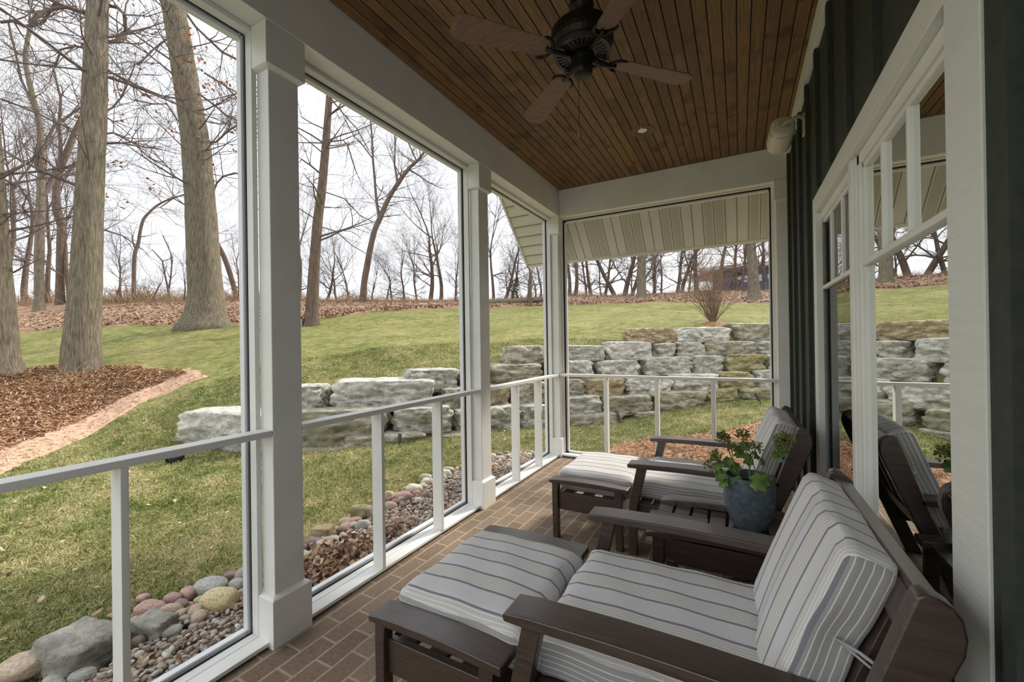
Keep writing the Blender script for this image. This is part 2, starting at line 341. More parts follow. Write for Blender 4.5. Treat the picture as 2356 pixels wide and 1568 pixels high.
# beams
struct(MB().box(-1.93, XP, PY0, 4.52, ZB, ZC+.05).build('trim_2', white, bevel=.003), 'white header beam along the screened side')
struct(MB().box(XP, .41, YE, 4.52, ZB-.005, ZC+.05).build('trim_3', white, bevel=.003), 'white header beam across the far end')
struct(MB().box(XP, .41, PY0, PY0+.14, ZB, ZC+.05).build('trim_6', white, bevel=.003), 'white header beam over the near end')
struct(MB().box(.374, .41, PY0+.14, YE, 2.872, ZC).build('trim_4', trimwood, bevel=.002), 'cream frieze board under the ceiling')
# columns: shaft, capital, plinth
def column_parts(t, x0, x1, y0, y1, cap=True):
    MB().box(x0, x1, y0, y1, .2, ZB-.0).build('shaft', white, t, bevel=.004)
    for nm, za, zb_, sl in (('capital', 2.495, ZB-.001, -1), ('plinth', 0., .22, 1)):
        e = .022; m = MB(); s = .014
        if sl > 0: pr = [(za, e), (zb_-s, e), (zb_, .002)]
        else: pr = [(za, .002), (za+s, e), (zb_, e)]
        vs = []; fs = []
        for z, q in pr: vs += [(x0, y0-q, z), (x1+q, y0-q, z), (x1+q, y1+q, z), (x0, y1+q, z)]
        for i in range(2): fs += [(i*4+k, i*4+(k+1) % 4, i*4+4+(k+1) % 4, i*4+4+k) for k in range(4)]
        fs += [(3, 2, 1, 0), (8, 9, 10, 11)]
        m.add(vs, fs).build(nm, white, t, bevel=.002)
cols = [(1.094, 1.234, 'white square porch column standing nearest, left of the chairs', 1), (2.757, 2.897, 'white square porch column in the middle of the screened side', 1),
        (-.571, -.431, 'white square porch column behind the camera', 0)]
for y0, y1, lab, vis in cols:
    t = thing('porch_column', lab, 'column', ((XL-1.86)/2, (y0+y1)/2, 0), 'porch columns'); 
    column_parts(t, -1.86-(XL-1.86)/2, XL-(XL-1.86)/2, -(y1-y0)/2, (y1-y0)/2)
t = thing('porch_column', 'white corner column where the screened side meets the far end', 'column', (-1.837, 4.45, 0), 'porch columns')
column_parts(t, -.063, .063, -.064, .064)
t = thing('porch_column', 'white half column against the dark siding at the far end', 'column', (.358, 4.44, 0), 'porch columns')
MB().box(-.053, .052, -.057, .07, 0, ZB).build('shaft', white, t, bevel=.004)
MB().box(-.067, .052, -.075, .07, 2.515, ZB).build('capital', white, t, bevel=.006)
# screens, rails and balusters per bay on the left side
def side_bay(ya, yb, lab, bal):
    t = thing('screen_panel', 'insect screen in white frame, ' + lab, 'screen', (-1.89, (ya+yb)/2, .02), 'insect screens')
    h = (yb-ya)/2; zt = 2.655
    m = MB(); J = .022
    for s in (-1, 1): m.box(-.012, .033, min(s*h, s*(h-J)), max(s*h, s*(h-J)), .0, ZB-.022)
    m.box(-.012, .032, -h+J, h-J, -.014, .010).box(-.012, .033, -h+J, h-J, ZB-.022-J, ZB-.022).build('jamb', white, t, bevel=.002)
    m = MB()
    for s in (-1, 1): m.box(-.024, -.012, min(s*h, s*(h-J+.003)), max(s*h, s*(h-J+.003)), 0, ZB-.022)
    m.box(-.024, -.012, -h+J, h-J, ZB-.022-J+.003, ZB-.022).box(-.024, -.012, -h+J, h-J, -.01, .010).build('spline_gap', spline, t)
    m = MB(); q = h-J+.006; zt = ZB-.022-J+.006
    for s in (-1, 1): m.box(-.058, -.024, min(s*(q+.01), s*(q-.020)), max(s*(q+.01), s*(q-.020)), -.01, zt)
    m.box(-.058, -.024, -q+.02, q-.02, zt-.026, zt).box(-.058, -.024, -q+.02, q-.02, -.01, .030).build('screen_frame', alu, t, bevel=.004)
    m = MB()
    for s in (-1, 1): m.box(-.0245, -.0235, min(s*(q-.006), s*(q-.009)), max(s*(q-.006), s*(q-.009)), .02, zt-.006)
    m.box(-.0245, -.0235, -q+.01, q-.01, zt-.009, zt-.006).box(-.0245, -.0235, -q+.01, q-.01, .018, .021).build('bead_line', M('screen_bead_grey', (.25, .26, .27), .6), t)
    MB().add([(-.04, -q, .0), (-.04, q, .0), (-.04, q, zt-.01), (-.04, -q, zt-.01)], [(0, 1, 2, 3)]).build('mesh', mesh_m, t)
    r = thing('railing', 'white wooden railing with two flat balusters, ' + lab, 'railing', (XL, (ya+yb)/2, .006), 'porch railings')
    MB().box(-.078, .0, -h, h, .897, .924).build('top_rail', white, r, bevel=.003)
    MB().box(-.082, -.006, -h, h, .006, .024).build('bottom_rail', white, r, bevel=.003)
    yc = (ya+yb)/2
    for yb_ in bal:
        MB().box(-.080, -.003, yb_-yc, yb_-yc+.022, .024, .897).build('baluster', white, r, bevel=.002)
    for yy in (-h*.6, 0, h*.6): MB().box(-.05, -.02, yy-.02, yy+.02, -.006, .006).build('foot', white, r)
side_bay(1.236, 2.755, 'in the middle bay between the two free-standing columns', (1.719, 2.253))
side_bay(2.899, 4.385, 'in the far bay beside the corner column', (3.384, 3.879))
side_bay(-.431, 1.092, 'in the near bay at the left edge', (.06, .588))
# far end bay
t = thing('screen_panel', 'wide insect screen in white frame filling the far end of the porch', 'screen', (-.725, 4.50, .02), 'insect screens')
x0, x1, zt = -1.049, 1.030, 2.655
MB().box(x0, x0+.021, -.034, .02, 0, zt).box(x1-.030, x1, -.034, .02, 0, zt).box(x0, x1, -.034, .02, zt, ZB-.028).box(x0, x1, -.034, -.012, -.014, .008).build('jamb', white, t)
MB().box(x0+.021, x0+.033, -.010, .03, -.01, zt).box(x1-.040, x1-.030, -.010, .03, -.01, zt).box(x0+.021, x1-.030, -.010, .03, zt-.010, zt).box(x0+.021, x1-.030, -.012, .03, -.012, .006).build('spline_gap', spline, t)
MB().box(x0+.033, x0+.055, .002, .035, .0, zt-.010).box(x1-.052, x1-.040, .002, .035, .0, zt-.010).box(x0+.033, x1-.040, .002, .035, zt-.030, zt-.010).box(x0+.033, x1-.040, .002, .035, .0, .028).build('screen_frame', alu, t, bevel=.003)
MB().add([(x0+.045, .02, .01), (x1-.045, .02, .01), (x1-.045, .02, zt-.02), (x0+.045, .02, zt-.02)], [(0, 1, 2, 3)]).build('mesh', mesh_m, t)
r = thing('railing', 'white wooden railing with three thin balusters across the far end', 'railing', (-.7, YE, .006), 'porch railings')
MB().box(-1.07, 1.005, 0, .078, .897, .924).build('top_rail', white, r, bevel=.003)
MB().box(-1.07, 1.005, .005, .082, .006, .026).build('bottom_rail', white, r, bevel=.003)
for xx in (-.556, -.034, .48): MB().box(xx-.019, xx+.019, .003, .080, .024, .897).build('baluster', white, r, bevel=.002)
# eave soffit beyond the end: 45 degree sloped underside
K = 7.2
def S(x, y, off=0): return (x, y+off*.707, K-y+off*.707)
t = thing('eave_soffit', 'sloping cream eave soffit hanging beyond the far end of the porch', 'soffit', (0, 0, 0))
m = MB()
m.add([S(-1.93, 4.51), S(.9, 4.51), S(.9, 4.905), S(-1.93, 4.905), S(-1.93, 4.51, .03), S(.9, 4.51, .03), S(.9, 4.905, .03), S(-1.93, 4.905, .03)],
      [(0,1,2,3),(4,7,6,5),(0,4,5,1),(1,5,6,2),(2,6,7,3),(3,7,4,0)]).build('vented_panel', soffit_m, t)
perf = M('perforated_vinyl', (.40, .39, .32), .6); _w = coords(perf, 'World', (1, 1, 1.0))
_v = N(perf, 'ShaderNodeTexVoronoi'); _v.inputs['Scale'].default_value = 120; _v.inputs['Randomness'].default_value = 0; L(perf, _w, _v.inputs['Vector'])
base(perf, ramp(perf, _v.outputs['Distance'], [(.30, (.20, .20, .16)), (.50, (.58, .57, .49))]))
pv = MB(); gr = MB(); x = -1.93; k = 0; pw2 = .1016
while x < .88:
    def strip(mm, xa, xb, off, th):
        mm.add([S(xa, 4.515, -off), S(xb, 4.515, -off), S(xb, 4.9, -off), S(xa, 4.9, -off), S(xa, 4.515, th), S(xb, 4.515, th), S(xb, 4.9, th), S(xa, 4.9, th)],
               [(0,1,2,3),(4,7,6,5),(0,4,5,1),(1,5,6,2),(2,6,7,3),(3,7,4,0)])
    if k % 4 in (0, 1): pv = MB(); strip(pv, x+.016, x+pw2-.018, .002, .001); pv.build('vent_strip', perf, t)
    strip(gr, x-.003, x+.003, .004, .001); x += pw2; k += 1
gr.build('panel_seam', soffit_groove, t)
m = MB(); yb = 4.905; 
while yb > 3.5:
    ya = yb-.098; m.add([S(-2.41, ya, .012), S(-1.93, ya, .012), S(-1.93, yb, 0), S(-2.41, yb, 0), S(-2.41, ya, .04), S(-1.93, ya, .04), S(-1.93, yb, .04), S(-2.41, yb, .04)],
          [(0,1,2,3),(4,7,6,5),(0,4,5,1),(1,5,6,2),(2,6,7,3),(3,7,4,0)]); yb = ya
m.build('lap_board', soffit_m, t)
m = MB(); yb = 4.905
while yb > 3.5:
    m.add([S(-2.405, yb-.006, -.0015), S(-1.93, yb-.006, -.0015), S(-1.93, yb+.002, -.0015), S(-2.405, yb+.002, -.0015)], [(0, 1, 2, 3)]); yb -= .098
m.build('board_seam', soffit_groove, t)
MB().add([S(-2.43, 3.5, -.006), S(-2.405, 3.5, -.006), S(-2.405, 4.93, -.006), S(-2.43, 4.93, -.006), S(-2.43, 3.5, .09), S(-2.405, 3.5, .09), S(-2.405, 4.93, .09), S(-2.43, 4.93, .09)],
         [(0,1,2,3),(4,7,6,5),(0,4,5,1),(1,5,6,2),(2,6,7,3),(3,7,4,0)]).build('rake_trim', soffit_m, t)
MB().add([S(-2.43, 4.905, -.006), S(.9, 4.905, -.006), S(.9, 4.93, -.006), S(-2.43, 4.93, -.006), S(-2.43, 4.905, .12), S(.9, 4.905, .12), S(.9, 4.93, .12), S(-2.43, 4.93, .12)],
         [(0,1,2,3),(4,7,6,5),(0,4,5,1),(1,5,6,2),(2,6,7,3),(3,7,4,0)]).build('fascia', soffit_m, t)
# house wall: board and batten siding with the double window opening
WY0, WY1, WZ0, WZ1 = 1.14, 3.06, .50, 2.03
XS = .404
m = MB().box(XS, .55, -3.2, WY0, -.1, 3.06).box(XS, .55, WY1, 4.5, -.1, 3.06).box(XS, .55, WY0, WY1, -.1, WZ0).box(XS, .55, WY0, WY1, WZ1, 3.06)
for k in range(-9, 10):
    yy = .968+.366*k; z0, z1 = 0, 2.87
    if yy > 4.4: continue
    if 1.0 < yy < 3.05: m.box(.383, XS, yy, yy+.042, 2.116, z1)
    else: m.box(.383, XS, yy, yy+.042, z0, z1)
struct(m.build('wall_right', siding, bevel=0), 'dark green board and batten wall')
# the room behind the glass, dim
room_m = M('room_wall', (.16, .15, .06), .9)
m = MB().box(4.2, 4.3, -.5, 4.4, 0, 3.0).box(.55, 4.3, -.6, -.5, 0, 3.0).box(.55, 4.3, 4.3, 4.4, 0, 3.0).box(.55, 4.3, -.6, 4.4, 2.6, 2.7)
struct(m.build('wall_room', room_m), 'dim room behind the window'); struct(MB().box(.55, 4.3, -.6, 4.4, -.05, 0).build('floor_room', M('room_floor', (.09, .05, .03), .5)), 'room floor')
struct(MB().box(.56, 4.9, -3.2, 4.5, 2.95, 3.05).build('trim_5', siding), 'house ceiling deck')
struct(MB().box(4.3, 4.9, -3.2, 4.5, -.1, 3.0).build('wall_house', siding), 'far side of the house')
# window: casing, mullion, two units
win = bpy.data.objects.new('window_1', None); C.objects.link(win); win.location = (0, 0, 0); win['kind'] = 'structure'
cw = .095
m = MB().box(.398, .432, 1.091, 3.052, 2.016, 2.113); m.box(.398, .432, 1.091, 1.243, .42, 2.016); m.box(.398, .432, 3.052-cw, 3.052, .42, 2.016)
m.build('casing', trimwood, win, bevel=.003)
MB().box(.385, .445, 1.08, 3.07, .40, .45).build('sill', white, win, bevel=.004)
MB().box(.418, .47, 2.125, 2.235, .45, 2.016).box(.410, .42, 2.155, 2.205, .45, 2.016).build('mullion', white, win, bevel=.003)
for k, (ya, yb, mn) in enumerate(((1.27, 2.125, (1.60, 1.845)), (2.235, 3.05, (2.47, 2.73)))):
    fr = MB(); e = .034
    fr.box(.424, .47, ya, ya+e, .45, 2.016).box(.424, .47, yb-e, yb, .45, 2.016).box(.424, .47, ya, yb, 1.972, 2.016).box(.424, .47, ya, yb, .45, .50)
    fr = fr.build('sash', white, win, bevel=.004)
    e2 = e+.018
    MB().box(.434, .46, ya+e, ya+e2, .50, 1.972).box(.434, .46, yb-e2, yb-e, .50, 1.972).box(.434, .46, ya+e, yb-e, 1.952, 1.972).box(.434, .46, ya+e, yb-e, .50, .53).build('glazing_bead', white, fr, bevel=.003)
    MB().box(.428, .456, ya+e, yb-e, 1.572, 1.594).build('grille_bar', white, win, bevel=.004)
    for q in mn: MB().box(.432, .454, q-.009, q+.009, 1.594, 1.955).build('muntin', white, win, bevel=.004)
    MB().add([(.446, ya+e, .50), (.446, yb-e, .50), (.446, yb-e, 1.975), (.446, ya+e, 1.975)], [(0, 1, 2, 3)]).build('pane', glass, win)

# ================================================================== CEILING FIXTURES
t = thing('ceiling_fan', 'dark bronze ceiling fan with four brown wooden blades', 'ceiling fan', (-.565, 1.70, 2.5))
fanwood = M('fan_blade_wood', (.11, .06, .035), .5, .3); _f = noise(fanwood, coords(fanwood, 'Object', (2, 30, 30)), 4, 6, .65, .8)
base(fanwood, ramp(fanwood, _f, [(.3, (.14, .078, .052)), (.7, (.25, .155, .105))]))
MB().lathe([(0, .48), (.065, .48), (.07, .45), (.05, .40), (.02, .385)], 0, 0, 28).build('canopy', dark_metal, t, smooth=True)
MB().tube([(0, 0, .40), (0, 0, .12)], .0125, 12).build('downrod', dark_metal, t, smooth=True)
MB().lathe([(0, .25), (.02, .25), (.05, .225), (.052, .20), (.03, .175), (.035, .15), (.06, .135), (.105, .122), (.128, .10), (.132, .065), (.130, .048), (.120, .03), (.118, .018), (0, .018)], 0, 0, 40).build('motor_housing', dark_metal, t, smooth=False, bevel=0)
m = MB()
for k in range(30):
    a = 2*PI*k/30; c, s = math.cos(a), math.sin(a); w = .0045
    m.add([(c*.06-s*w, s*.06+c*w, .012), (c*.06+s*w, s*.06-c*w, .012), (c*.106+s*w*1.6, s*.106-c*w*1.6, .014), (c*.106-s*w*1.6, s*.106+c*w*1.6, .014),
           (c*.06-s*w, s*.06+c*w, .004), (c*.06+s*w, s*.06-c*w, .004), (c*.106+s*w*1.6, s*.106-c*w*1.6, .006), (c*.106-s*w*1.6, s*.106+c*w*1.6, .006)],
          [(0,3,2,1),(4,5,6,7),(0,1,5,4),(1,2,6,5),(2,3,7,6),(3,0,4,7)])
m.lathe([(.104, .018), (.121, .018), (.119, .002), (.104, .002), (.104, .018)], 0, 0, 40).lathe([(.050, .016), (.062, .016), (.062, .002), (.050, .002), (.050, .016)], 0, 0, 40)
m.build('vent_ring', M('fan_vent_metal', (.05, .045, .042), .4, .5, .5), t)
MB().lathe([(0, .02), (.045, .02), (.046, -.02), (.040, -.045), (.042, -.05), (.042, -.075), (.034, -.085), (0, -.085)], 0, 0, 32).build('switch_housing', dark_metal, t, smooth=True)
for ang in (47.6, 138.5, 227.6, 318.):
    a = math.radians(ang); R_ = Matrix.Rotation(a, 4, 'Z') @ Matrix.Rotation(math.radians(11), 4, 'X')
    pts = [(.165, -.034), (.20, -.043), (.50, -.060), (.535, -.052), (.555, -.03), (.556, .03), (.535, .052), (.50, .060), (.20, .043), (.165, .034), (.155, 0)]
    b = MB().prism(pts, -.003, .003, 'z').xf(R_ @ Matrix.Translation((0, 0, -.0))).build('blade', fanwood, t, bevel=.002)
    br = MB().tube([(.05, 0, .0), (.09, 0, -.014), (.13, 0, -.013), (.165, 0, -.008)], [.012, .011, .010, .009], 10)
    arc = [(.185-.045*math.cos(q), .047*math.sin(q)*1.05, -.007) for q in [(-1.75+3.5*i/14) for i in range(15)]]
    br.tube(arc, [.003]+[.0065]*13+[.003], 8); br.xf(Matrix.Rotation(a, 4, 'Z') @ Matrix.Rotation(math.radians(11), 4, 'X')); br.build('blade_iron', dark_metal, b, smooth=True)
MB().tube([(-.02, .01, -.08), (-.021, .012, -.29)], .0013, 6).build('pull_chain', dark_metal, t)
MB().lathe([(0, -.288), (.004, -.292), (.007, -.315), (.006, -.33), (0, -.336)], -.021, .012, 14).build('pull_knob', M('brass_knob', (.20, .15, .07), .4, .5), t, smooth=True)
t = thing('recessed_light', 'round recessed ceiling light with bronze trim ring beyond the fan', 'ceiling light', (-.66, 3.48, ZC))
MB().lathe([(.056, .03), (.060, .0), (.068, -.004), (.088, -.006), (.095, -.002), (.095, .012)], 0, 0, 40).build('trim_ring', M('bronze_trim', (.13, .09, .065), .5), t, smooth=True)
MB().lathe([(0, -.0005), (.035, .000), (.059, .006)], 0, 0, 32).build('lens', M('light_lens', (.92, .88, .76), .5), t, smooth=True)
t = thing('wall_speaker', 'cream outdoor speaker on a bracket high in the far right corner', 'speaker', (.255, 3.2, 2.60))
spk = M('speaker_shell', (.62, .58, .48), .45); n = 28
prof = []
for i in range(n):
    a = 2*PI*i/n; cx_ = math.cos(a); sy = math.sin(a); prof.append((.074*math.copysign(abs(cx_)**.75, cx_), .068*math.copysign(abs(sy)**.75, sy)))
tilt = Vector((-.10, .93, -.27)).to_track_quat('Z', 'X').to_matrix().to_4x4()
m = MB(); rings = [(.0, -.096), (.7, -.096), (.93, -.088), (1, -.07), (1, .07), (.93, .088), (.7, .096), (0, .096)]
vs = []; fs = []
for s_, z_ in rings:
    for p in prof: vs.append((p[0]*s_, p[1]*s_, z_))
for i in range(len(rings)-1):
    for k in range(n): fs.append((i*n+k, i*n+(k+1) % n, (i+1)*n+(k+1) % n, (i+1)*n+k))
m.add(vs, fs).xf(tilt).build('cabinet', spk, t, smooth=True)
m = MB().lathe([(0, -.110), (.014, -.110), (.016, -.100), (.017, -.098), (.028, -.104), (.032, -.102), (.034, -.094)], 0, 0, 24).xf(tilt).build('pivot_cap', M('speaker_pivot', (.50, .46, .37), .5), t, smooth=True)
m = MB(); m.lathe([(.0755, -.068), (.0775, -.068), (.0775, -.064), (.0755, -.064)], 0, 0, 28).xf(tilt).build('grille_seam', M('speaker_seam', (.35, .32, .26), .6), t)
MB().tube([tilt @ Vector((0, 0, -.100)), tilt @ Vector((.0, 0, -.112)), Vector((.095, -.055, .075)), Vector((.125, -.02, .07)), Vector((.135, 0, .05))], .012, 10).build('bracket', spk, t, smooth=True)
MB().box(.118, .130, -.03, .03, -.03, .10).build('mounting_plate', spk, t, bevel=.004)

# ================================================================== FURNITURE
def cushion(name, mat, cx, cy, cz, hx, hy, hz, parent, dome=.02, r=.035, local=None):
    """soft box with rolled edges, seams slightly pinched"""
    nx, ny, nz = 22, 22, 8; bm = bmesh.new(); bmesh.ops.create_cube(bm, size=2)
    bmesh.ops.subdivide_edges(bm, edges=bm.edges, cuts=15, use_grid_fill=True)
    for v in bm.verts:
        x, y, z = v.co; P = Vector((x*hx, y*hy, z*hz)); Q = Vector((max(-hx+r, min(hx-r, P.x)), max(-hy+r, min(hy-r, P.y)), max(-hz+r, min(hz-r, P.z))))
        d = P-Q
        if d.length > 1e-6: P = Q + d.normalized()*min(r, d.length) if d.length > r else P
        b = (1-x*x)*(1-y*y)
        if abs(z) > .99 or d.length: P.z += (1 if z > 0 else -1)*dome*b**.6*min(1, abs(z))
        P.x += .006*math.sin(P.y*23+cx*9)*(1 if abs(x) > .9 else 0); P.y += .005*math.sin(P.x*21)*(1 if abs(y) > .9 else 0)
        P.z += .002*math.sin(P.x*30+P.y*17)
        v.co = P
    me = bpy.data.meshes.new(name); bm.to_mesh(me); bm.free(); o = link(name, me, mat, parent, smooth=True)
    o.location = (cx, cy, cz); 
    return o
def arm_prof(x0, x1, zt, arch, th):
    n = 12; top = [(x0+(x1-x0)*i/n, zt+arch*math.sin(PI*i/n)) for i in range(n+1)]
    top[0] = (x0, zt-.004); nose = [(x0-.004, zt-.012), (x0, zt-th+.004)]
    bot = [(x, z-th) for x, z in top[::-1]]
    return top + bot[:-1] + nose[::-1]
def make_chair(label, loc):
    t = thing('lounge_chair', label, 'armchair', loc, 'lounge chairs')
    lean = .372
    for s in (-1, 1):
        ya, yb = sorted((s*.42, s*.315)); MB().prism(arm_prof(.0, .775, .556, .010, .030), ya, yb).build('arm', lumber, t, bevel=.007)
        ya, yb = sorted((s*.405, s*.362))
        MB().prism([(-.004, 0), (.044, 0), (.050, .28), (.062, .34), (.108, .530), (.050, .530), (.012, .36), (-.002, .28)], ya, yb).build('front_leg', lumber, t, bevel=.004)
        ya, yb = sorted((s*.420, s*.376)); 
        P = lambda z, off: (.545+lean*z+off, z)
        MB().prism([P(0, 0), P(0, .075), P(.40, .085), P(.69, .094), P(.745, .094), P(.775, .086), (.914, .806), (.902, .824), (.884, .836), (.866, .840), (.852, .833), P(.80, -.002), P(.5, .012)], ya, yb).build('back_post', lumber, t, bevel=.006)
        ya, yb = sorted((s*.372, s*.34)); MB().box(.045, .66, ya, yb, .20, .305).build('side_rail', lumber, t, bevel=.003)
    MB().box(.01, .042, -.362, .362, .20, .305).build('front_rail', lumber, t, bevel=.003)
    Rm = Matrix.Translation((.862, 0, .79)) @ Matrix.Rotation(math.radians(20.4), 4, 'Y')
    MB().box(-.008, .040, -.376, .376, -.06, .030).xf(Rm).build('top_rail', lumber, t, bevel=.005)
    MB().box(-.012, -.004, -.37, .37, -.05, .018).xf(Rm).build('rail_lip', lumber, t, bevel=.002)
    Rm = Matrix.Translation((.70, 0, .38)) @ Matrix.Rotation(math.radians(20.4), 4, 'Y')
    MB().box(-.0, .03, -.376, .376, -.04, .04).xf(Rm).build('lower_back_rail', lumber, t, bevel=.004)
    for k in range(5):
        yy = -.28+.14*k; Rm = Matrix.Translation((.78, yy, .58)) @ Matrix.Rotation(math.radians(20.4), 4, 'Y')
        MB().box(0, .016, -.035, .035, -.19, .19).xf(Rm).build('back_slat', lumber, t, bevel=.002)
    for k in range(6): MB().box(.05+.1*k, .12+.1*k, -.34, .34, .290, .308).build('seat_slat', lumber, t, bevel=.002)
    cushion('seat_cushion', cloth_seat, .345, 0, .372, .325, .308, .060, t, .012)
    bc = cushion('back_cushion', cloth_back, 0, 0, 0, .055, .312, .235, t, 0., .03)
    bc.rotation_euler = (0, math.radians(20.4), 0); bc.location = (.742, 0, .620)
    me = bc.data                                     # dimple where the tie pulls each side in
    for v in me.vertices:
        for s in (-1, 1):
            if v.co.y*s > .2:
                d = math.exp(-((v.co.z-.03)/.05)**2 - ((v.co.x-.01)/.06)**2); v.co.y -= s*.022*d
        v.co.x -= .012*(1-(v.co.y/.312)**2)*(1-(v.co.z/.235)**2) if v.co.x < -.03 else 0
    for s in (-1, 1):
        m = MB(); m.tube([(.755, s*.298, .650), (.79, s*.330, .652), (.835, s*.365, .640), (.865, s*.376, .632)], .004, 6)
        m.tube([(.76, s*.30, .648), (.80, s*.338, .636), (.840, s*.366, .622), (.862, s*.377, .615)], .003, 6)
        m.build('cushion_tie', tie_m, t, smooth=True)
    return t
def make_ottoman(label, loc):
    t = thing('ottoman', label, 'ottoman', loc, 'ottomans')
    for s in (-1, 1):
        ya, yb = sorted((s*.392, s*.29)); MB().prism(arm_prof(.0, .515, .386, .008, .028), ya, yb).build('arm', lumber, t, bevel=.007)
        ya, yb = sorted((s*.380, s*.336))
        for a, b in ((.018, .056), (.435, .478)):
            e = .006 if a < .1 else -.006
            MB().prism([(a, 0), (b, 0), (b+e*.2, .26), (b+e, .37), (a+e, .37), (a, .26)] if 0 else [(a, 0), (b, 0), (b, .30), (b+.006, .365), (a-.002, .365), (a-.004, .30)], ya, yb).build('leg', lumber, t, bevel=.004)
        ya, yb = sorted((s*.358, s*.330)); MB().box(.055, .437, ya, yb, .185, .300).build('apron', lumber, t, bevel=.004)
    for xx in (.022, .445): MB().box(xx, xx+.026, -.336, .336, .20, .29).build('cross_rail', lumber, t, bevel=.003)
    for k in range(3): MB().box(.07+.13*k, .14+.13*k, -.33, .33, .270, .288).build('seat_slat', lumber, t, bevel=.002)
    cushion('cushion', cloth_seat, .272, 0, .355, .258, .292, .062, t, .022)
    return t
chairB = make_chair('near lounge chair with striped cushions, largest and closest to the camera', (-.580, 1.415, 0))
chairA = make_chair('far lounge chair with striped cushions, beyond the side table by the far end', (-.600, 2.963, 0))
ottB = make_ottoman('near striped footstool pushed against the front of the closest chair', (-1.112, 1.398, 0))
ottA = make_ottoman('far striped footstool in front of the chair at the far end', (-1.120, 2.945, 0))
# side table
t = thing('side_table', 'dark brown slatted side table between the two lounge chairs', 'table', (-.385, 2.245, 0))
for s in (-1, 1):
    ya, yb = sorted((s*.255, s*.165)); MB().prism(arm_prof(-.005, .60, .418, .018, .030), ya, yb).build('arm', lumber, t, bevel=.008)
    ya, yb = sorted((s*.248, s*.205))
    MB().prism([(.025, 0), (.075, 0), (.070, .2), (.075, .40), (.022, .40), (.018, .2)], ya, yb).build('leg', lumber, t, bevel=.004)
    MB().box(.53, .575, ya, yb, 0, .40).build('leg', lumber, t, bevel=.004)
    ya, yb = sorted((s*.240, s*.215)); MB().box(.07, .535, ya, yb, .285, .392).build('apron', lumber, t, bevel=.003)
MB().box(.08, .12, -.245, -.20, 0, .30).build('inner_leg', lumber, t, bevel=.004)
w = .083; 
for k in range(7):
    MB().box(-.002+k*(w+.0), -.002+k*w+.071, (.045 if k < 3 else -.20), .235, .386, .404).build('slat', lumber, t, bevel=.003)
MB().box(-.035, .242, -.19, .043, .388, .406).build('end_board', lumber, t, bevel=.004)
MB().tube([(.252, -.07, .399), (.252, -.02, .399)], .006, 10).build('hinge_pin', M('steel_pin', (.5, .5, .48), .3, .5, .9), t, smooth=True)
# pot and plant
pot_m = M('blue_grey_stone_glaze', (.1, .12, .13), .75, .3); _o = coords(pot_m, 'Object'); _f = noise(pot_m, _o, 42, 6, .7); _g = noise(pot_m, _o, 8, 3)
base(pot_m, mix(pot_m, .5, ramp(pot_m, _f, [(.38, (.035, .048, .058)), (.55, (.09, .115, .13)), (.72, (.24, .26, .26))]), ramp(pot_m, _g, [(.3, (.07, .09, .105)), (.7, (.14, .165, .18))]))); bump(pot_m, _f, .5, .003)
PX, PY, PZ = .034, 2.272, .4045
t = thing('planter_pot', 'blue-grey speckled stone pot on the side table holding a geranium', 'pot', (PX, PY, PZ))
MB().lathe([(0, 0), (.058, 0), (.070, .008), (.092, .06), (.107, .125), (.110, .175), (.107, .215), (.101, .245), (.097, .248), (.093, .243), (.096, .21), (.09, .19), (.0, .19)], 0, 0, 48).build('pot_body', pot_m, t, smooth=True)
MB().lathe([(0, .212), (.05, .208), (.095, .203)], 0, 0, 24).build('soil', M('potting_soil', (.03, .02, .013), .95), t, smooth=True)
leaf_g = M('geranium_leaf', (.10, .17, .035), .55, .3); _f = noise(leaf_g, coords(leaf_g, 'Object'), 26, 4)
base(leaf_g, ramp(leaf_g, _f, [(.3, (.035, .085, .018)), (.55, (.10, .18, .035)), (.75, (.24, .26, .07))]))
stem_m = M('green_stem', (.18, .22, .08), .6); berry_m = speck('seed_head', (.08, .11, .025), (.24, .24, .07), 30, .6)
t = thing('geranium_plant', 'leggy green geranium with clustered seed heads in the blue-grey pot', 'plant', (PX, PY, PZ+.205))
BP = Vector((PX, PY, PZ+.205))
def W(u, v, y): r_ = ray(u, v); k = (y-CPOS.y)/r_.y; return CPOS + r_*k
heads = [(1662, 1006, 2.22, 70), (1708, 1002, 2.27, 60), (1806, 1014, 2.24, 120), (1645, 1050, 2.20, 45), (1738, 1030, 2.20, 40), (1632, 1072, 2.24, 30), (1722, 1030, 2.30, 30), (1683, 1030, 2.26, 30)]
for k, (u, v, y, nb) in enumerate(heads):
    e = W(u, v, y)-BP; st = Vector((random.uniform(-.03, .03), random.uniform(-.03, .03), -.03)); mid = st.lerp(e, .5) + Vector((random.uniform(-.02, .02), random.uniform(-.02, .02), -.01+.02*random.random()))
    if u > 1790: mid = Vector((.075, 0, .06))
    MB().tube([st, st.lerp(mid, .5)+Vector((0, 0, .01)), mid, mid.lerp(e, .6)+Vector((0, 0, .008)), e], [.0035, .003, .0028, .0022, .002], 6).build('stem', stem_m, t, smooth=True)
    m = MB(); rr = .034 if nb < 100 else .050
    for j in range(nb):
        d = Vector((random.gauss(0, 1), random.gauss(0, 1), random.gauss(.3, .8))).normalized()*rr*random.uniform(.55, 1); q = e + d
        m.tube([e, q], .0007, 3, False)
        b = bmesh.new(); bmesh.ops.create_icosphere(b, subdivisions=1, radius=random.uniform(.0040, .0058)); m.add([v_.co+q for v_ in b.verts], [tuple(x.index for x in f.verts) for f in b.faces]); b.free()
    m.build('seed_head', berry_m, t, smooth=True)
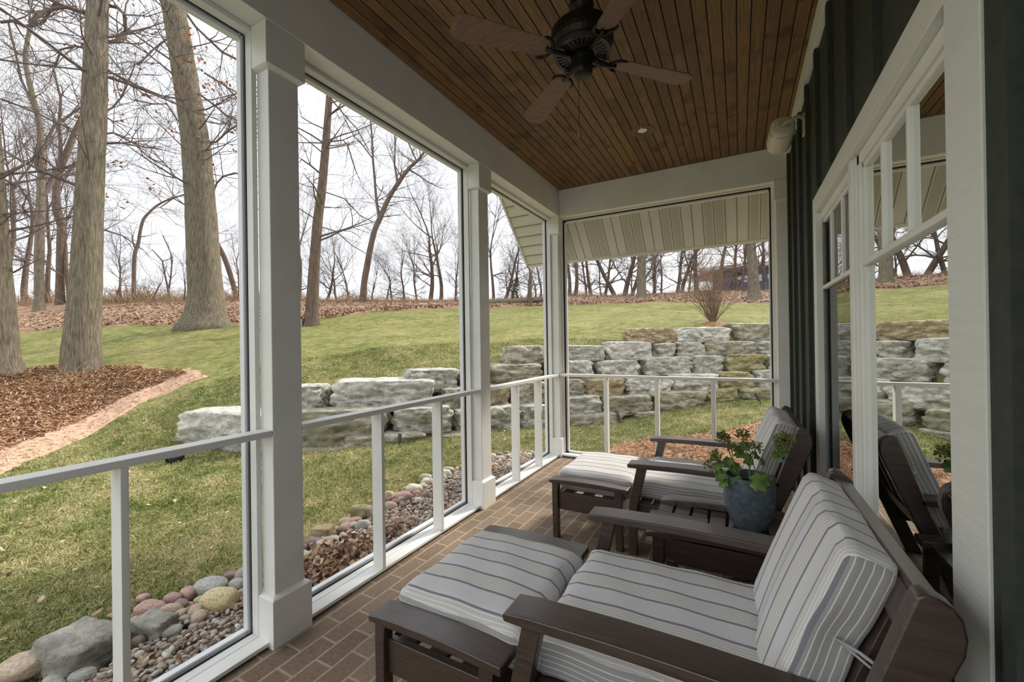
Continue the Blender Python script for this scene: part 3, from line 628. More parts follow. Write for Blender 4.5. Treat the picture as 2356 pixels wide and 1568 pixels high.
def leaf(cx, tilt_dir, size, name='leaf'):
    n = 26; m = MB(); vs = [(0, 0, 0)]
    for i in range(n):
        a = 2*PI*i/n; r_ = size*(1 + .13*math.cos(7*a))*(1-.35*math.exp(-((a-PI)/.35)**2)); vs.append((r_*math.cos(a), r_*math.sin(a), -.28*size*(r_/size)**2*(1+.5*math.cos(5*a)) ))
    m.add(vs, [(0, i+1, (i+1) % n+1) for i in range(n)])
    q = Vector(tilt_dir).to_track_quat('Z', 'Y').to_matrix().to_4x4(); m.xf(Matrix.Translation(cx) @ q); m.build(name, leaf_g, t, smooth=True)
for u, v, y, sz, td in ((1745, 1108, 2.15, .040, (-.1, -.9, .55)), (1655, 1092, 2.20, .032, (-.5, -.7, .5)), (1690, 1100, 2.20, .030, (-.4, -.3, .85)), (1650, 1068, 2.2, .026, (-.6, -.6, .5)),
                       (1700, 1040, 2.28, .026, (.2, -.8, .6)), (1722, 1055, 2.25, .030, (.5, -.7, .5)), (1740, 1045, 2.27, .024, (.6, -.4, .6)), (1800, 1035, 2.25, .030, (.3, -.8, .5)), (1785, 1045, 2.26, .022, (-.1, -.7, .7)),
                       (1672, 1062, 2.25, .026, (-.3, -.8, .4)), (1760, 1095, 2.2, .024, (.3, -.6, .8)), (1643, 1040, 2.24, .02, (-.7, -.5, .4)), (1712, 1025, 2.3, .024, (.1, -.9, .3)), (1756, 1062, 2.25, .018, (.7, -.5, .4)), (1662, 1110, 2.18, .024, (-.5, -.6, .6)), (1690, 1075, 2.26, .028, (-.2, -.9, .3))):
    leaf(W(u, v, y)-BP, td, sz)

# ================================================================== THE GROUND OUTSIDE
# per azimuth: (v, optical depth) readings of the ground, from the lower lawn up the bank to the ridge
COLS = [(-900, None), (0, [(1085, 4.7), (930, 7.0), (925, 7.1), (860, 8.8), (765, 15), (700, 26)]),
        (200, [(1040, 5.6), (940, 7.2), (938, 7.3), (855, 9), (755, 14.5), (697, 25)]),
        (330, [(1080, 4.9), (960, 6.6), (955, 6.7), (860, 8.8), (750, 14), (695, 24)]),
        (480, [(1060, 5.1), (1046, 5.3), (950, 5.85), (850, 8.6), (745, 14), (690, 24)]),
        (620, [(1060, 5.1), (1040, 5.45), (905, 6.0), (830, 8.6), (742, 14), (688, 24)]),
        (720, [(1052, 5.2), (1030, 5.55), (888, 6.1), (820, 8.6), (735, 15), (690, 24)]),
        (900, [(1035, 5.4), (1018, 5.8), (880, 6.3), (800, 9), (715, 16), (693, 24)]),
        (1050, [(1020, 5.6), (1000, 6.1), (868, 6.7), (790, 9.5), (708, 18), (692, 25)]),
        (1200, [(1005, 6.0), (985, 6.7), (818, 7.6), (760, 10.5), (704, 18), (688, 25)]),
        (1310, [(1005, 6.3), (975, 7.1), (803, 8.0), (750, 11), (700, 18), (682, 24)]),
        (1450, [(985, 7.0), (960, 7.6), (790, 8.5), (740, 11), (698, 18), (680, 24)]),
        (1500, [(970, 7.2), (945, 7.8), (768, 8.8), (730, 11.2), (695, 18), (678, 24)]),
        (1640, [(945, 7.5), (918, 8.2), (762, 9.2), (728, 11.4), (697, 18), (672, 24)]),
        (1780, [(935, 7.8), (908, 8.5), (755, 9.6), (725, 11.8), (697, 18), (670, 24)])]
TH, RK, ZK = [], [], []
for u, kn in COLS:
    if kn is None: continue
    rs = [0., 2.2]; zs = [-.125, -.125]; th = math.degrees(math.atan2(ray(u, 784).x, ray(u, 784).y))
    for j, (v, d) in enumerate(kn):
        p = at_depth(u, v, d); k = .42 if j == 1 else .30 if j == 2 else 0.
        if u < 400: k = 0.
        if j == 2 and u >= 400: k = max(k, .42+rs_b-math.hypot(p.x, p.y)+.05)
        rr0 = math.hypot(p.x, p.y); rs.append(rr0+k); zs.append(p.z - (.05 if k and j == 2 else 0)); rs_b = rr0
    rs += [rs[-1]+12, rs[-1]+80]; zs += [zs[-1]-1.6, zs[-1]-14]
    TH.append(th); RK.append(rs); ZK.append(zs)
TH = [TH[0]-100, TH[0]-20] + TH + [TH[-1]+25, TH[-1]+120]; RK = [RK[0]]*2 + RK + [RK[-1]]*2; ZK = [ZK[0]]*2 + ZK + [ZK[-1]]*2
TH = np.array(TH); RK = np.array(RK); ZK = np.array(ZK)
def gz(x, y):
    x = np.atleast_1d(np.asarray(x, float)); y = np.atleast_1d(np.asarray(y, float))
    th = np.degrees(np.arctan2(x, y)); th = np.where(th > TH[-1], th-360, th); r = np.hypot(x, y)
    i = np.clip(np.searchsorted(TH, th)-1, 0, len(TH)-2); t = np.clip((th-TH[i])/(TH[i+1]-TH[i]), 0, 1); t = t*t*(3-2*t)
    R_ = RK[i]*(1-t[:, None]) + RK[i+1]*t[:, None]; Z_ = ZK[i]*(1-t[:, None]) + ZK[i+1]*t[:, None]
    z = Z_[:, 0].copy()
    for k in range(R_.shape[1]-1):
        a, b = R_[:, k], R_[:, k+1]; m = r >= a; s = np.clip((r-a)/(b-a), 0, 1)
        z = np.where(m, Z_[:, k]*(1-s) + Z_[:, k+1]*s, z)
    w = np.clip((r-2.5)/3, 0, 1)
    return z + w*.025*(np.sin(x*1.3+1)*np.cos(y*1.1) + np.sin(x*.6-y*.9)*1.2)
def g1(x, y): return float(gz(x, y)[0])
def hit(u, v, dz=0.):
    """where the ray through (u, v) meets the ground"""
    d = ray(u, v); ts = np.linspace(1.2, 60, 3000); X = d.x*ts; Y = d.y*ts; Z = CAM_H+d.z*ts; below = Z < gz(X, Y)+dz
    k = int(np.argmax(below)) if below.any() else len(ts)-1
    a, b = ts[max(k-1, 0)], ts[k]
    for _ in range(12):
        m = (a+b)/2
        if CAM_H+d.z*m < g1(d.x*m, d.y*m)+dz: b = m
        else: a = m
    return Vector((d.x*b, d.y*b, g1(d.x*b, d.y*b)))
def edge_r(th, k): return np.interp(th, TH, RK[:, k])
def polar(name, th0, th1, nth, rfun, nr, dz, mat, parent=None):
    th = np.linspace(th0, th1, nth); s = np.linspace(0, 1, nr); T, Sg = np.meshgrid(th, s, indexing='ij')
    r = rfun(T, Sg); X = r*np.sin(np.radians(T)); Y = r*np.cos(np.radians(T)); Z = gz(X.ravel(), Y.ravel()) + dz(X.ravel(), Y.ravel(), T.ravel(), r.ravel())
    V = np.stack([X.ravel(), Y.ravel(), Z], 1); i, j = np.meshgrid(np.arange(nth-1), np.arange(nr-1), indexing='ij'); a = (i*nr+j).ravel()
    F = np.stack([a, a+1, a+nr+1, a+nr], 1); o = np_mesh(name, V, F[:, ::-1], mat, parent, smooth=True); return o
lawn = struct(polar('lawn', TH[0]+1, 60, 330, lambda T, s: 1.9 + 24*s**1.7 + 80*np.clip(s-.8, 0, 1)**1.2*4, 230, lambda X, Y, T, r: 0*X, lawn_m), 'sloping lawn around the porch')
def fbm(x, y, s): return np.sin(x*s+1.3)*np.cos(y*s*1.13+.4)*.5 + np.sin(x*s*2.3+y*s*1.7)*.3 + np.sin(x*s*4.9-y*s*4.1+2)*.2
# leaf litter bank over the ridge: begins just past the lawn's far edge
def bank_dz(X, Y, T, r):
    e = edge_r(T, 6); return np.clip((r-e+fbm(X, Y, 1.1)*.5)*.10, -.3, .07)
bank = struct(polar('leaf_litter_bank', TH[0]+2, 34, 300, lambda T, s: edge_r(T, 6)-1.5 + s**1.3*55, 110, bank_dz, leaf_bank_m), 'bank of brown fallen leaves along the ridge')
def inpoly(X, Y, poly):
    c = np.zeros(len(X), bool); n = len(poly)
    for i in range(n):
        x1, y1 = poly[i]; x2, y2 = poly[(i+1) % n]
        if y1 == y2: continue
        k = ((y1 > Y) != (y2 > Y)) & (X < (x2-x1)*(Y-y1)/(y2-y1)+x1); c ^= k
    return c
def dist_poly(X, Y, poly):
    d = np.full(len(X), 1e9); n = len(poly)
    for i in range(n):
        a = np.array(poly[i]); b = np.array(poly[(i+1) % n]); ab = b-a; t = np.clip(((X-a[0])*ab[0]+(Y-a[1])*ab[1])/max(ab@ab, 1e-9), 0, 1)
        d = np.minimum(d, np.hypot(X-a[0]-t*ab[0], Y-a[1]-t*ab[1]))
    return np.where(inpoly(X, Y, poly), d, -d)
def mound(name, poly, h, edge, mat, step=.08):
    P = np.array(poly); x0, y0 = P.min(0)-.3; x1, y1 = P.max(0)+.3; nx = int((x1-x0)/step)+1; ny = int((y1-y0)/step)+1
    X, Y = np.meshgrid(np.linspace(x0, x1, nx), np.linspace(y0, y1, ny), indexing='ij'); x, y = X.ravel(), Y.ravel()
    d = dist_poly(x, y, poly) + fbm(x, y, 5)*.05
    z = gz(x, y) + np.where(d > 0, h*np.clip(d/edge, 0, 1)**.7, d*1.2) + np.where(d > 0, fbm(x, y, 9)*.008, 0)
    i, j = np.meshgrid(np.arange(nx-1), np.arange(ny-1), indexing='ij'); a = (i*ny+j).ravel(); F = np.stack([a, a+ny, a+ny+1, a+1], 1)
    keep = (d[F] > -.15).any(1); return np_mesh(name, np.stack([x, y, z], 1), F[keep], mat, smooth=True)
def px_poly(pts): return [(lambda p: (p.x, p.y))(hit(u, v)) for u, v in pts]
bed_out = px_poly([(-420, 1330), (-200, 1185), (0, 1093), (90, 1052), (180, 1015), (270, 962), (350, 918), (425, 886), (478, 866), (470, 856), (430, 850), (330, 844), (210, 840), (100, 846), (0, 858), (-150, 880), (-420, 930)])
bed_in = px_poly([(-420, 1270), (-200, 1130), (0, 1050), (90, 1012), (180, 978), (250, 940), (320, 905), (390, 876), (440, 862), (420, 852), (330, 846), (210, 842), (100, 848), (0, 860), (-150, 884), (-420, 940)])
struct(mound('mulch_edging', bed_out, .035, .10, pale_mulch_m), 'faded pinkish edge of the mulch bed')
struct(mound('mulch_bed', bed_in, .10, .35, mulch_m), 'round bed of red-brown bark mulch under the trees')
endbed = px_poly([(1310, 1066), (1360, 1050), (1408, 1028), (1453, 1018), (1506, 1011), (1580, 1006), (1643, 1001), (1688, 987), (1735, 975), (1790, 955), (1850, 950), (1990, 955)]) + [(1.4, 4.62), (-1.7, 4.62)]
struct(mound('mulch_strip', endbed, .05, .12, mulch_m, .05), 'mulch strip at the foot of the far end')
gravel_poly = [(-1.94, -2.6), (-2.42, -2.6), (-2.40, .75), (-2.42, 1.4), (-2.46, 1.95), (-2.50, 2.47), (-2.50, 3.2), (-2.48, 3.9), (-2.30, 4.5), (-2.02, 4.75), (-1.94, 4.6)]
struct(mound('gravel_strip', gravel_poly, .035, .05, gravel_m, .05), 'gravel strip along the porch')

# ---- scatter helpers (uncountable things: one object each)
def scatter(name, pts, base_v, base_f, scale, mat, tilt=.5, tone=None, zoff=0, label='', cat='', aniso=None, smooth=False):
    n = len(pts); bv = np.asarray(base_v, float); bf = np.asarray(base_f, int); a = RNG.uniform(0, 2*PI, n); tx = RNG.normal(0, tilt, n); ty = RNG.normal(0, tilt, n)
    sc = np.asarray(scale)[:, None, None] if np.ndim(scale) else np.full((n, 1, 1), scale)
    V = np.repeat(bv[None], n, 0)*sc
    if aniso is not None: V = V*aniso[:, None, :]
    cx, sx = np.cos(tx)[:, None], np.sin(tx)[:, None]; y = V[:, :, 1]*cx - V[:, :, 2]*sx; z = V[:, :, 1]*sx + V[:, :, 2]*cx
    cy, sy = np.cos(ty)[:, None], np.sin(ty)[:, None]; x = V[:, :, 0]*cy + z*sy; z = -V[:, :, 0]*sy + z*cy
    ca, sa = np.cos(a)[:, None], np.sin(a)[:, None]; X = x*ca - y*sa; Y = x*sa + y*ca
    V = np.stack([X + pts[:, 0:1], Y + pts[:, 1:2], z + pts[:, 2:3] + zoff], 2).reshape(-1, 3)
    F = (bf[None] + (np.arange(n)*len(bv))[:, None, None]).reshape(-1, bf.shape[1])
    tn = np.repeat(RNG.random(n) if tone is None else tone, len(bf))
    o = np_mesh(name, V, F, mat, smooth=smooth, attr=tn); return tag(o, label, cat, kind='stuff')
def sample_polar(n, th0, th1, r0, r1, p=1.):
    th = np.radians(RNG.uniform(th0, th1, n)); r = r0 + (r1-r0)*RNG.random(n)**p; return r*np.sin(th), r*np.cos(th)
def on(x, y, dz=0.): return np.stack([x, y, gz(x, y)+dz], 1)
# grass blades
x, y = sample_polar(430000, -88, 14, 2.2, 9.5, 1.15); th = np.degrees(np.arctan2(x, y)); r = np.hypot(x, y)
wb = edge_r(th, 3); wt = edge_r(th, 4)
iswall = th > np.degrees(np.arctan2(ray(440, 784).x, ray(440, 784).y))
ok = (x < -2.0) | (y > 4.7); ok &= ~(iswall & (r > wb-.1) & (r < wt+.25)) & ~inpoly(x, y, bed_out) & ~inpoly(x, y, endbed) & ~inpoly(x, y, [(px_-(.22 if px_ < -2 else 0), py_) for px_, py_ in gravel_poly])
x, y = x[ok], y[ok]
blade_v = [(-.05, 0, 0), (.05, 0, 0), (.06, .45, .42), (-.01, .45, .42), (.12, 1.0, .50)]; blade_f = [(0, 1, 2), (0, 2, 3), (3, 2, 4)]
r = np.hypot(x, y)
scatter('grass', on(x, y, -.004), blade_v, blade_f, RNG.uniform(.022, .048, len(x))*(.85+.06*r), grass_m, .45, label='green and straw coloured winter grass blades of the lawn', cat='grass')
# fallen leaves on the ridge, mulch chips, pebbles
leaf_v = [(-.5, -.25, .06), (0, -.34, -.02), (.5, -.05, .10), (.45, .2, 0), (0, .36, .10), (-.5, .15, -.04)]; leaf_f = [(0, 1, 4), (0, 4, 5), (1, 2, 4), (2, 3, 4)]
x, y = sample_polar(60000, -84, 12, 12, 30, 1.); th = np.degrees(np.arctan2(x, y)); r = np.hypot(x, y); e = edge_r(th, 6)
k = r > e + .1 + fbm(x, y, 1.1)*.5; x, y, r, th = x[k], y[k], r[k], th[k]
scatter('fallen_leaves', on(x, y, .06), leaf_v, leaf_f, RNG.uniform(.06, .13, len(x)), tone_leaf, .5, label='brown fallen leaves covering the bank along the ridge', cat='leaves')
x, y = sample_polar(1500, -84, 14, 2.6, 20, 1.1); th = np.degrees(np.arctan2(x, y)); k = ~inpoly(x, y, bed_out) & ((x < -2.6) | (y > 4.8)); x, y = x[k], y[k]
scatter('lawn_leaves', on(x, y, .02), leaf_v, leaf_f, RNG.uniform(.018, .045, len(x)), tone_leaf, .4, tone=.55+.45*RNG.random(len(x)), label='few dry leaves and twigs strewn over the lawn', cat='leaves')
chip_v = [(-.5, -.08, 0), (.5, -.06, .02), (.5, .07, .05), (-.5, .08, .03)]; chip_f = [(0, 1, 2, 3)]
def in_bed(poly, n):
    P = np.array(poly); x = RNG.uniform(P[:, 0].min(), P[:, 0].max(), n); y = RNG.uniform(P[:, 1].min(), P[:, 1].max(), n); k = inpoly(x, y, poly); return x[k], y[k]
x, y = in_bed(bed_in, 60000); d = dist_poly(x, y, bed_in)
scatter('mulch_chips', np.stack([x, y, gz(x, y)+.10*np.clip(d/.35, 0, 1)**.7+.012], 1), chip_v, chip_f, RNG.uniform(.04, .11, len(x)), tone_chip, .35, label='shredded bark chips on the round mulch bed', cat='mulch')
x, y = in_bed(endbed, 9000); d = dist_poly(x, y, endbed)
scatter('mulch_chips', np.stack([x, y, gz(x, y)+.05*np.clip(d/.12, 0, 1)**.7+.010], 1), chip_v, chip_f, RNG.uniform(.03, .08, len(x)), tone_chip, .35, label='shredded bark chips on the strip outside the far end', cat='mulch')
x, y = in_bed(bed_out, 20000); k = ~inpoly(x, y, bed_in); x, y = x[k], y[k]
scatter('pale_chips', np.stack([x, y, gz(x, y)+.04], 1), chip_v, chip_f, RNG.uniform(.03, .08, len(x)), tone_chip, .3, tone=.8+.2*RNG.random(len(x)), label='sun-faded chips along the edge of the round mulch bed', cat='mulch')
_b = bmesh.new(); bmesh.ops.create_icosphere(_b, subdivisions=2, radius=.5); ico_v = [tuple(v.co) for v in _b.verts]; ico_f = [tuple(x.index for x in f.verts) for f in _b.faces]; _b.free()
gp = [(-1.96, -.3), (-2.47, -.3), (-2.45, .75), (-2.48, 1.4), (-2.52, 1.95), (-2.56, 2.47), (-2.56, 3.2), (-2.52, 3.9), (-2.34, 4.5), (-2.0, 4.7)]
x, y = in_bed(gp, 9500); n = len(x); an = np.stack([RNG.uniform(.8, 1.35, n), RNG.uniform(.6, 1., n), RNG.uniform(.4, .7, n)], 1)
scatter('gravel', np.stack([x, y, gz(x, y)+.036+RNG.uniform(0, .014, n)], 1), ico_v, ico_f, RNG.uniform(.016, .036, n), tone_peb, .35, label='small river gravel along the foot of the porch', cat='gravel', aniso=an, smooth=True)
# crumpled oak leaves piled on the gravel
lv = []
for i in range(9):
    a = 2*PI*i/9; rr = .5 if i % 2 == 0 else .28; lv.append((rr*math.cos(a)*1.3, rr*math.sin(a), .22*math.sin(a*2+.5)))
lv.append((0, 0, -.12)); lf = [(9, i, (i+1) % 9) for i in range(9)]
px_ = [hit(u, v) for u, v in ((770, 1310), (730, 1330), (800, 1285), (840, 1270), (760, 1290), (780, 1330), (815, 1300), (905, 1240), (890, 1255), (925, 1230))]
x = []; y = []; z = []
for k_, p in enumerate(px_):
    for _ in range(45 if k_ < 7 else 14): x.append(p.x+random.gauss(0, .055)); y.append(p.y+random.gauss(0, .07)); z.append(g1(p.x, p.y)+.05+abs(random.gauss(0, .025)))
for _ in range(40): xx = random.uniform(-2.45, -2.05); yy = random.uniform(.2, 4.4); x.append(xx); y.append(yy); z.append(g1(xx, yy)+.055)
x = np.minimum(np.array(x), -2.02); scatter('leaf_pile', np.stack([x, y, z], 1), lv, lf, RNG.uniform(.035, .066, len(x)), tone_leaf, .6, tone=.45+.55*RNG.random(len(x)), label='crumpled copper oak leaves drifted on the gravel beside the porch', cat='leaves')

# ================================================================== STONES
def rock_mesh(name, w, d, h, seed, mat, rough=.10, tilt=0, blocky=.28, sub=5, flat=True):
    bm = bmesh.new(); bmesh.ops.create_cube(bm, size=2); bmesh.ops.subdivide_edges(bm, edges=bm.edges, cuts=sub*2+1, use_grid_fill=True)
    rn = random.Random(seed); o = Vector((rn.uniform(-50, 50), rn.uniform(-50, 50), rn.uniform(-50, 50))); from mathutils import noise as NZ
    tl, tr, bl, br = [rn.uniform(.80, 1.0) for _ in range(4)]
    for v in bm.verts:
        x, y, z = v.co; q = Vector((x, y, z)); ln = (abs(x)**7+abs(y)**7+abs(z)**7)**(1/7)
        s = Vector((x, y, z))/max(ln, 1e-6); q = q.lerp(s, .85)
        t = (q.z+1)/2; sx = (tl if q.x < 0 else tr)*t + (bl if q.x < 0 else br)*(1-t); px = Vector((q.x*w/2*sx, q.y*d/2, q.z*h/2))
        n1 = NZ.fractal(px*3.2+o, .9, 2.1, 4); n2 = (.75-abs(NZ.fractal(Vector((px.x*1.8+px.z*1.5, px.y*1.8, px.z*9))+o, .8, 2., 4))*2.6); n3 = NZ.fractal(px*14+o, .8, 2., 4)
        vd = NZ.voronoi(Vector((px.x*3.5, px.y*3.5, px.z*6))+o)[0]; n1 = n1*.6 + (vd[1]-vd[0])*1.1-.45
        nrm = q.normalized(); amp = min(h, .35)
        k = 1. if (not flat or abs(q.z) < .9) else .35
        off = (n1*.32*amp + n2*.045*amp + n3*.095*amp)*k*rough*10*.75
        v.co = px + Vector((nrm.x, nrm.y, nrm.z*.6))*off
    me = bpy.data.meshes.new(name); bm.to_mesh(me); bm.free(); me.polygons.foreach_set('use_smooth', [True]*len(me.polygons)); me.materials.append(mat)
    return me
ORD = ['first', 'second', 'third', 'fourth', 'fifth', 'sixth', 'seventh', 'eighth', 'ninth', 'tenth', 'eleventh', 'twelfth', 'thirteenth', 'fourteenth', 'fifteenth', 'sixteenth', 'seventeenth', 'eighteenth', 'nineteenth', 'twentieth', 'twenty-first', 'twenty-second', 'twenty-third', 'twenty-fourth', 'twenty-fifth', 'twenty-sixth', 'twenty-seventh', 'twenty-eighth', 'twenty-ninth', 'thirtieth'] + [f'{n}th' for n in range(31, 80)]
CN = dict(g='grey', m='mossy grey', w='pale white', t='tan', o='olive-yellow')
WALLROWS = [('top course at far right', [(1448,1562,755,790,'t'), (1558,1686,753,787,'w'), (1684,1812,744,784,'m')]),
    ('second course', [(1166,1262,796,836,'m'), (1262,1405,795,830,'g'), (1403,1511,786,829,'w'), (1509,1557,790,823,'g'), (1555,1627,787,821,'g'), (1625,1748,785,817,'m'), (1746,1822,784,816,'g')]),
    ('third course', [(1062,1130,852,893,'g'), (1128,1264,838,882,'m'), (1262,1374,830,872,'w'), (1377,1476,830,865,'w'), (1476,1594,822,863,'g'), (1594,1671,818,861,'g'), (1670,1765,815,854,'o'), (1763,1832,817,852,'g')]),
    ('fourth course', [(937,1066,850,901,'g'), (1100,1180,888,938,'t'), (1179,1264,880,930,'m'), (1262,1350,873,921,'m'), (1342,1443,871,913,'t'), (1442,1553,868,912,'w'), (1542,1657,861,903,'w'), (1652,1740,856,896,'o'), (1738,1832,852,892,'g')]),
    ('fifth course', [(640,750,889,957,'g'), (750,1018,875,942,'w'), (1020,1101,893,943,'m'), (1050,1120,941,1000,'g'), (1119,1198,935,992,'g'), (1197,1264,932,985,'g'), (1262,1388,914,970,'g'), (1390,1508,911,955,'m'), (1514,1629,902,945,'m'), (1628,1700,896,924,'o'), (1698,1832,893,918,'m')]),
    ('lowest course', [(398,622,950,1058,'w'), (640,898,945,1040,'m'), (904,1047,938,999,'g'), (780,985,1000,1034,'m'), (1015,1076,1000,1024,'m'), (1128,1170,995,1012,'m'), (1305,1448,952,982,'m'), (1462,1512,947,962,'m'), (660,800,1035,1062,'m')])]
SPECIAL = {(751-1, 875): 'long pale boulder, widest in the middle bay', (398, 950): 'big whitish boulder at the left end, behind the nearest column',
           (640, 945): 'long mossy boulder under the widest one, just right of the nearest column', (1670, 815): 'yellow-olive block in the third course near the right end post', (937, 850): 'grey boulder stepping up behind the middle column, top left end of the wall'}
u_arr = [c[0] for c in COLS if c[1]]
def wall_depth(u, v):
    kb = [c[1][1] for c in COLS if c[1]]; kt = [c[1][2] for c in COLS if c[1]]
    vb, db = np.interp(u, u_arr, [k[0] for k in kb]), np.interp(u, u_arr, [k[1] for k in kb]); vt, dt = np.interp(u, u_arr, [k[0] for k in kt]), np.interp(u, u_arr, [k[1] for k in kt])
    return db + (dt-db)*min(1.1, max(-.1, (vb-v)/(vb-vt)))
sd = 0
for ri, (row, items) in enumerate(WALLROWS):
    for k, (u0, u1, v0, v1, c) in enumerate(items):
        sd += 1; um, vm = (u0+u1)/2, (v0+v1)/2
        dl, dr, dm = wall_depth(u0, vm), wall_depth(u1, vm), wall_depth(um, vm)
        a, b = at_depth(u0, vm, dl), at_depth(u1, vm, dr); ax = Vector((b.x-a.x, b.y-a.y, 0)); w = ax.length*1.005; ang = math.atan2(ax.y, ax.x)
        h = (v1-v0)/FPX*dm*1.03; slab = h < .15 and ri == 5; dep = .55 if not slab else .45
        if (u0, v0) == (751-1, 875): dep = .7
        p = at_depth(um, vm, dm); back = Vector((-math.sin(ang), math.cos(ang), 0)); p = p + back*(dep/2-.06)
        me = rock_mesh('retaining_stone', w*1.02, dep, h*1.03, sd, ROCK[c], rough=.115, sub=10)
        o = bpy.data.objects.new('retaining_stone', me); C.objects.link(o); o.location = p; o.rotation_euler = (random.uniform(-.02, .02), random.uniform(-.02, .02), ang)
        lab = SPECIAL.get((u0, v0)) or f'{CN[c]} block, {ORD[k]} from left in {row} of stone wall'
        tag(o, lab, 'boulder', 'retaining wall stones')
# soil tucked between the courses
soil = M('wall_soil', (.075, .055, .035), .95)
V = []; F = []
us = list(range(470, 1900, 30))
for i, u in enumerate(us):
    kb = (np.interp(u, u_arr, [c[1][1][0] for c in COLS if c[1]]), np.interp(u, u_arr, [c[1][1][1] for c in COLS if c[1]])); kt = (np.interp(u, u_arr, [c[1][2][0] for c in COLS if c[1]]), np.interp(u, u_arr, [c[1][2][1] for c in COLS if c[1]]))
    a = at_depth(u, kb[0]+12, kb[1]+.28); b = at_depth(u, kt[0]+9, kt[1]+.26); V += [tuple(a), tuple(b)]
    if i: F.append((2*i-2, 2*i, 2*i+1, 2*i-1))
struct(np_mesh('soil_backfill', V, F, soil), 'dark soil behind the stone wall')
# river cobbles along the gravel
COBS = [(50,1546,110,58,'tan'),(183,1508,168,100,'grey'),(318,1491,28,30,'mauve'),(355,1454,82,68,'grey'),(348,1413,60,36,'pink'),(391,1420,48,36,'tan'),(399,1390,36,30,'pink'),(417,1406,33,30,'mauve'),(434,1376,38,28,'pink'),
 (485,1360,70,36,'grey'),(504,1395,75,54,'yellow'),(465,1393,32,20,'olive'),(455,1415,26,28,'grey'),(437,1402,22,14,'pink'),(437,1420,20,28,'brown'),(426,1438,28,24,'olive'),(396,1468,36,30,'brown'),(545,1358,36,32,'grey'),(533,1333,30,18,'mauve'),(559,1335,26,36,'grey'),(467,1427,24,11,'yellow'),(311,1441,20,22,'tan'),(330,1385,30,18,'pink'),(300,1465,24,20,'mauve'),
 (720,1259,36,28,'mauve'),(744,1239,48,38,'tan'),(702,1269,14,20,'mauve'),(715,1284,18,16,'olive'),(753,1221,28,14,'tan'),(770,1225,26,14,'tan'),(791,1227,26,18,'mauve'),(796,1206,32,18,'tan'),(810,1213,20,16,'pink'),(835,1217,33,26,'grey'),(779,1247,16,15,'mauve'),(799,1242,20,14,'pink'),(816,1240,16,14,'mauve'),(758,1254,20,9,'brown'),(828,1189,40,36,'yellow'),(849,1187,18,34,'tan'),
 (894,1150,24,28,'tan'),(899,1173,32,24,'tan'),(910,1164,20,20,'mauve'),(927,1170,18,16,'mauve'),(927,1150,38,24,'pink'),(943,1150,14,16,'pink'),(954,1132,36,24,'cream'),(932,1133,14,14,'olive'),(960,1143,18,18,'pink'),(964,1156,18,12,'cream'),(978,1147,18,18,'mauve'),(983,1138,22,10,'mauve'),(981,1127,24,10,'mauve'),(983,1114,24,16,'cream'),(981,1103,28,14,'olive'),
 (1027,1097,22,22,'cream'),(1024,1125,16,14,'grey'),(1039,1119,16,12,'mauve'),(1044,1102,16,10,'mauve'),(1053,1109,14,12,'mauve'),(1064,1108,10,12,'mauve'),(1031,1085,26,12,'olive'),(1053,1092,16,8,'grey'),(1058,1083,18,10,'cream'),(1074,1090,14,10,'tan'),(1078,1100,14,10,'mauve'),(1090,1080,18,12,'grey'),(1108,1070,18,12,'tan'),
 (1134,1056,16,14,'cream'),(1152,1058,24,10,'grey'),(1173,1053,14,10,'cream'),(1148,1067,18,10,'grey'),(1160,1067,14,12,'brown'),(1172,1067,10,12,'tan'),(1138,1076,14,12,'yellow'),(1211,1051,24,10,'tan'),(1207,1060,16,8,'pink'),(1202,1067,12,9,'mauve'),(1212,1065,10,10,'pink'),(1222,1060,10,10,'brown'),(1190,1056,14,9,'grey'),(1235,1052,14,9,'tan'),(1250,1049,12,8,'mauve')]
CSPEC = {(183, 1508): 'large flat grey limestone in the cobble border at the bottom left', (50, 1546): 'big smooth tan boulder in the bottom left corner of the border', (355, 1454): 'grey angular stone right of the nearest baluster, next to the pebbles',
         (504, 1395): 'large smooth yellow stone in the cobble border, left of the nearest column', (485, 1360): 'long light grey stone behind the yellow one', (828, 1189): 'squarish yellow block standing in the border of the middle bay',
         (744, 1239): 'angular tan-grey stone at the left of the middle bay, above the leaf pile', (835, 1217): 'round light grey stone below the squarish yellow block', (954, 1132): 'cream stone on top of the cobbles between the two middle balusters', (355+1, 0): ''}
cprot = {}
def cobble_mesh(kind, col):
    k = (kind, col)
    if k not in cprot:
        cprot[k] = rock_mesh('cobble', 1, .85, .75, 900+kind*7, COB[col], rough=.0, sub=3, flat=False)
        rn = random.Random(kind); from mathutils import noise as NZ
        for v in cprot[k].vertices:
            q = v.co.copy(); s = Vector((q.x/.5, q.y/.425, q.z/.375)); l = (abs(s.x)**2.5+abs(s.y)**2.5+abs(s.z)**2.5)**(1/2.5); f = 1/max(l, .01)
            nz = 1+.13*NZ.noise(s*.9+Vector((kind*9., 3, 1))) + .05*NZ.noise(s*3+Vector((kind*5., 0, 0))); v.co = q*f*nz
    return cprot[k]
CB = []
bays = [(0, 620, 'near bay'), (620, 1105, 'middle bay'), (1105, 1300, 'far bay')]
